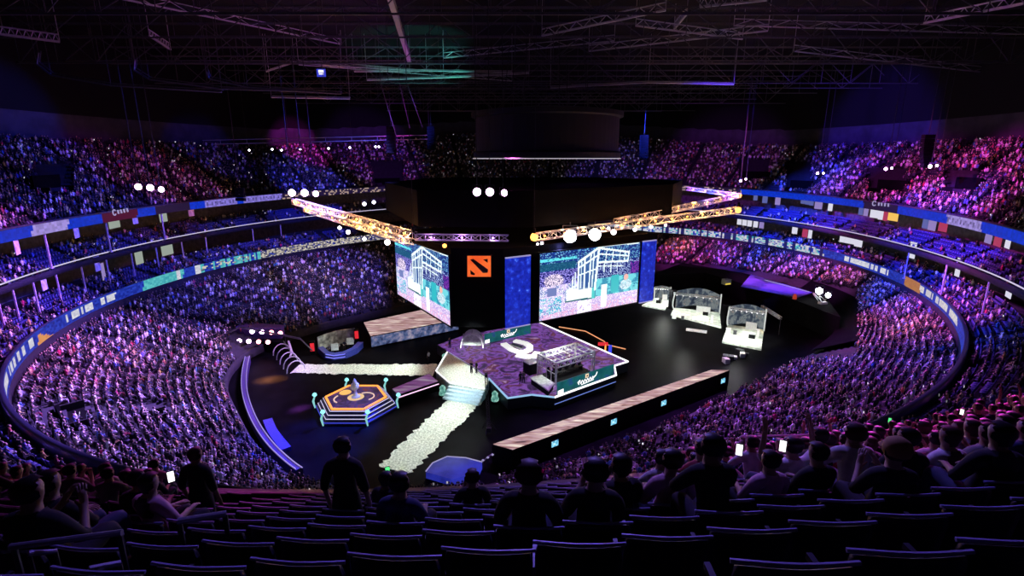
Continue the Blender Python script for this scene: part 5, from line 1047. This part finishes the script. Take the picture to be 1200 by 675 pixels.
# vomitories: dark openings in the stands
for k, (vx, vy, wx, wy, tr_) in enumerate(VOM):
    if k == 2: continue
    sel = np.where(tier == tr_)[0]
    if not len(sel): continue
    z = None; d = ray(vx, vy+wy*.6)
    dd = np.hypot(rng.random(0).sum()+0, 0)
    allp = np.stack([px[sel], py[sel]], 1); i = sel[np.argmin(np.hypot(allp[:, 0]-vx, allp[:, 1]-vy-wy*.8))]; zz = SEAT[i, 2]; p = Vector(SEAT[i, :3]); D_ = (p-EYE).length
    w = 2*wx/F*D_*.8; h = min(2.6, 2*wy/F*D_*.7); v = np.array([p.x, p.y])-C0; ph = math.atan2(v[1], v[0]); ca_ = Vector((math.cos(ph), math.sin(ph), 0))
    t = thing('vomitory', f'dark stairway opening {("in the lower stand by the aisle", "in the lower stand behind the first opening", "", "in the dim blue upper stand", "in the upper stand over the far windows", "in the upper stand over the sponsor lettering", "in the upper stand by the far bend", "behind the hanging speakers", "in the pink upper stand over the white strip")[k]}', 'stairway opening', p)
    b = MB(); rz = ph+PI/2; b.box(p+ca_*.9+up*(h/2-.2), (w, .3, h), rz); b.build('back_wall', M_drape, t); b = MB()
    sdir = Vector((-ca_.y, ca_.x, 0))
    for s_ in (-1, 1): b = MB(); b.box(p+sdir*s_*w/2+up*.35, (.2, 2.2, .9), rz); b.build('side_wall', M_conc, t)
    b = MB(); b.box(p-ca_*.1+up*.02, (w, 1.8, .06), rz); b.build('landing', M_black, t)
# ------------------------------------------------------------------ near handrails
for pts, yy, r, lab, dr in (([(12, 641), (143, 624)], 2.9, .022, 'thick violet-lit handrail in the near rows, upper one', .6), ([(33, 649), (66, 646)], 2.85, .016, 'short lower bar below the thick handrail', .6), ([(104, 667), (141, 660)], 2.7, .02, 'short handrail at the bottom of the near rows', .6), ([(208, 611), (265, 602)], 3.9, .03, 'thin handrail beside the slim standing silhouette', .9), ([(930, 531), (990, 526)], 8.8, .03, 'thin grey handrail among the pink-lit rows', .9), ([(868, 512), (1015, 508)], 10.4, .03, 'long violet handrail along the front of the pink-lit rows', .9)):
    a, c = PY(*pts[0], yy), PY(*pts[1], yy*1.04); t = thing('handrail', lab, 'handrail', (a+c)/2-up*dr); b = MB(); b.tube(a, c, r, 8); b.build('rail', mat('violet_grey_steel', (.4, .38, .5), .35, .5), t)
    for u in (.03, .97): q_ = a+(c-a)*u; z, _ = tread_at(q_.x, q_.y); b = MB(); b.tube(q_, Vector((q_.x, q_.y, min(z, q_.z-.2))), r*.8, 6); b.build('post', M_metal, t)
# ------------------------------------------------------------------ light of the place
W = bpy.data.worlds.new('hall_dark'); S.world = W; W.use_nodes = True; W.node_tree.nodes['Background'].inputs[0].default_value = (.02, .012, .05, 1); W.node_tree.nodes['Background'].inputs[1].default_value = .02
def spot(src, tgt, col, kw, rad, blend=.6, soft=.8):
    src, tgt = Vector(src), Vector(tgt); l = bpy.data.lights.new('spot_and_fill', 'SPOT'); l.energy = kw*1000; l.color = col; l.spot_size = 2*math.atan(rad/(tgt-src).length); l.spot_blend = blend; l.shadow_soft_size = soft
    o = bpy.data.objects.new('spot_and_fill', l); COL.objects.link(o); o.location = src; o.rotation_euler = (tgt-src).to_track_quat('-Z', 'Y').to_euler(); return o
BLUE, VIO, MAG, PINK, WHT, ORG, TEAL = (.05, .08, 1), (.28, .1, 1), (.8, .07, .8), (1, .25, .8), (.92, 1, .94), (1, .35, .08), (.15, .9, .8)
G = 1.0
LIGHTS = [
 # lower stand
 ((-10, 85, 44), P(120, 440, 5), (.34, .15, 1), 430, 26), ((-15, 75, 44), P(190, 520, 4), (.32, .15, 1), 340, 18), ((-20, 90, 44), P(350, 330, 5), (.16, .12, 1), 230, 26), ((-15, 80, 44), P(90, 520, 6), (.45, .24, 1), 260, 14), ((-20, 60, 44), P(60, 430, 7), MAG, 45, 12), ((-15, 80, 44), P(230, 430, 4), (.8, .45, 1), 130, 20), ((-15, 85, 44), P(370, 335, 4), (.7, .5, 1), 70, 14),  # the two palest spots are added fill to lift white clothing
 ((15, 70, 44), P(760, 505, 4), (.45, .1, 1), 190, 20), ((25, 80, 44), P(930, 440, 5), (.5, .1, 1), 230, 20), ((30, 95, 44), P(1050, 380, 6), (.9, .12, .75), 260, 15), ((35, 110, 44), P(930, 325, 5), (.8, .14, .9), 260, 15), ((20, 110, 44), P(820, 300, 5), MAG, 200, 14), ((25, 85, 44), P(1030, 400, 6), BLUE, 220, 18),
 # club and mezzanine
 ((-10, 95, 44), P(150, 318, 13), (.05, .06, 1), 240, 20), ((-5, 105, 44), P(330, 258, 13.5), (.06, .07, 1), 220, 18), ((-20, 70, 44), P(20, 375, 12), (.4, .1, 1), 130, 18), ((10, 105, 44), P(960, 272, 13), (.03, .06, 1), 700, 19), ((20, 80, 44), P(1120, 315, 12.5), (.03, .05, 1), 560, 17), ((20, 80, 44), P(1170, 350, 12), MAG, 90, 12), ((20, 105, 44), P(880, 275, 12), (.05, .07, 1), 320, 15),
 # upper stand
 ((0, 90, 43), P(60, 215, 27), (.06, .05, 1), 75, 18), ((0, 90, 42), P(88, 236, 25), MAG, 80, 6), ((0, 100, 43), P(240, 205, 27), (.6, .07, .85), 75, 12), ((0, 95, 43), P(155, 200, 27), (.08, .05, 1), 60, 14), ((0, 110, 42), PY(345, 172, 150), (.8, .05, .8), 210, 9), ((0, 110, 42), PY(450, 178, 160), (.35, .06, .9), 100, 16), ((5, 100, 42), PY(700, 195, 150), (.2, .12, 1), 140, 12), ((8, 105, 42), PY(800, 188, 145), (.5, .06, .9), 110, 18), ((10, 95, 42), P(940, 204, 27), MAG, 180, 12), ((15, 85, 42), P(1000, 214, 26), (.9, .07, .75), 90, 8), ((15, 85, 42), P(1055, 222, 25.5), (.9, .07, .75), 190, 9), ((15, 75, 42), P(1150, 218, 25.5), (.9, .07, .75), 230, 12),
 # back walls of the upper stand
 ((10, 95, 42), PY(975, 150, 118), (.1, .03, 1), 330, 14), ((-5, 90, 42), PY(50, 148, 85), (.02, .06, 1), 150, 11),
 # near stand
 ((28, 42, 42), (14, 17, 24.5), (1, .07, .8), 80, 8), ((20, 45, 42), (23, 23, 24), (.95, .07, .85), 85, 9), ((-20, 45, 42), (-11, 10, 25), (.85, .08, .75), 20, 7), ((2, 32, 47), (3, 6.5, 26), (.25, .16, 1), 26, 9), ((12, 38, 42), (7, 8, 25), (.28, .14, 1), 6, 6),  # the last, weakest violet spot is added fill
 # stage, paths, pods
 ((-6, 67, 19), P(430, 433, 0), WHT, 34, 8.5), ((-5, 66, 19), P(505, 505, 0), WHT, 31, 8), ((-6, 66, 18), P(545, 440, 1.5), WHT, 15, 5), ((-5, 64, 14), P(553, 405, 3), WHT, 60, 2.6), ((-14, 48, 12), P(548, 462, .6), (.8, .95, 1), 16, 3), ((2, 56, 16), P(634, 447, 2.4), WHT, 10, 1.6), ((-14, 54, 14), hc+up*2, WHT, 3, 1.3), ((2, 66, 18), P(612, 415, 1.5), WHT, 14, 4.5), ((4, 64, 18), P(664, 430, 3), WHT, 17, 5), ((-10, 68, 18), hc, (.7, .6, 1), 2, 4), ((-8, 68, 18), P(370, 520, 0), (.02, .05, 1), 300, 7), ((-16, 80, 19), P(395, 408, 1), WHT, 14, 5), ((27, 84, 19), P(815, 372, 1), WHT, 36, 6), ((28, 80, 19), P(870, 392, 1), WHT, 36, 5), ((27, 88, 19), P(768, 357, 1), WHT, 36, 5), ((25, 100, 40), P(910, 338, 4.2), (.06, .06, 1), 120, 6), ((-15, 71, 19), P(318, 445, 0), ORG, 2500, 1.3), ((-15, 74, 19), P(300, 394, 3), (.5, .12, 1), 14, 6), ((-14, 72, 18), P(300, 490, 1), (.3, .18, 1), 12, 8), ((-15, 71, 19), P(352, 479, 0), (.6, .1, .9), 900, .8),
 # orange pools in the crowd
 ((-10, 80, 44), P(78, 545, 6), ORG, 50, 3), ((-10, 85, 44), P(100, 430, 6), PINK, 30, 5), ((0, 90, 40), P(455, 365, 3), ORG, 90, 3), ((20, 75, 44), P(630, 502, 4), ORG, 42, 1.8), ((20, 75, 44), P(700, 500, 4), ORG, 42, 1.8), ((30, 90, 44), P(1065, 388, 6), ORG, 150, 3.5), ((20, 105, 44), P(800, 296, 4), ORG, 180, 5), ((25, 70, 44), P(900, 460, 4), ORG, 48, 3.5), ((-12, 60, 44), P(330, 553, 3), (1, .5, .5), 10, 2.2),
 # roof wash
 ((-8, 95, 30), (-18, 110, 50), TEAL, 16, 12), ((0, 95, 28), (2, 105, 50), (.5, .6, 1), 5, 10), ((10, 95, 28), (30, 95, 50), (.45, .06, .9), 15, 40), ((-10, 90, 28), (-40, 90, 50), (.5, .06, .7), 10, 40), ((0, 85, 28), (0, 60, 50), (.7, .06, .5), 14, 24), ((20, 85, 28), (45, 70, 50), (.6, .06, .7), 14, 20),
]
for s_, t_, c_, kw, rad in LIGHTS: spot(s_, t_, c_, kw*(.8 if Vector(s_).z >= 42 else 1)*G, rad)
for p in pc: pl_light(p, (.95, 1, .93), 1500, .4)
pl_light(P(640, 440, 1.5)+up*2.6+cdv*2, (.9, .9, 1), 250, .3)
pl_light(P(668, 277, 18.)+Vector((-2, -4, -1)), (.3, .3, 1), 1500, .6)
S.view_settings.view_transform = 'Standard'; S.view_settings.look = 'None'; S.view_settings.exposure = 0; S.view_settings.gamma = 1; S.view_settings.use_curve_mapping = False
S.cycles.use_denoising = True
S.cycles.max_bounces = 3; S.cycles.diffuse_bounces = 1; S.cycles.glossy_bounces = 2
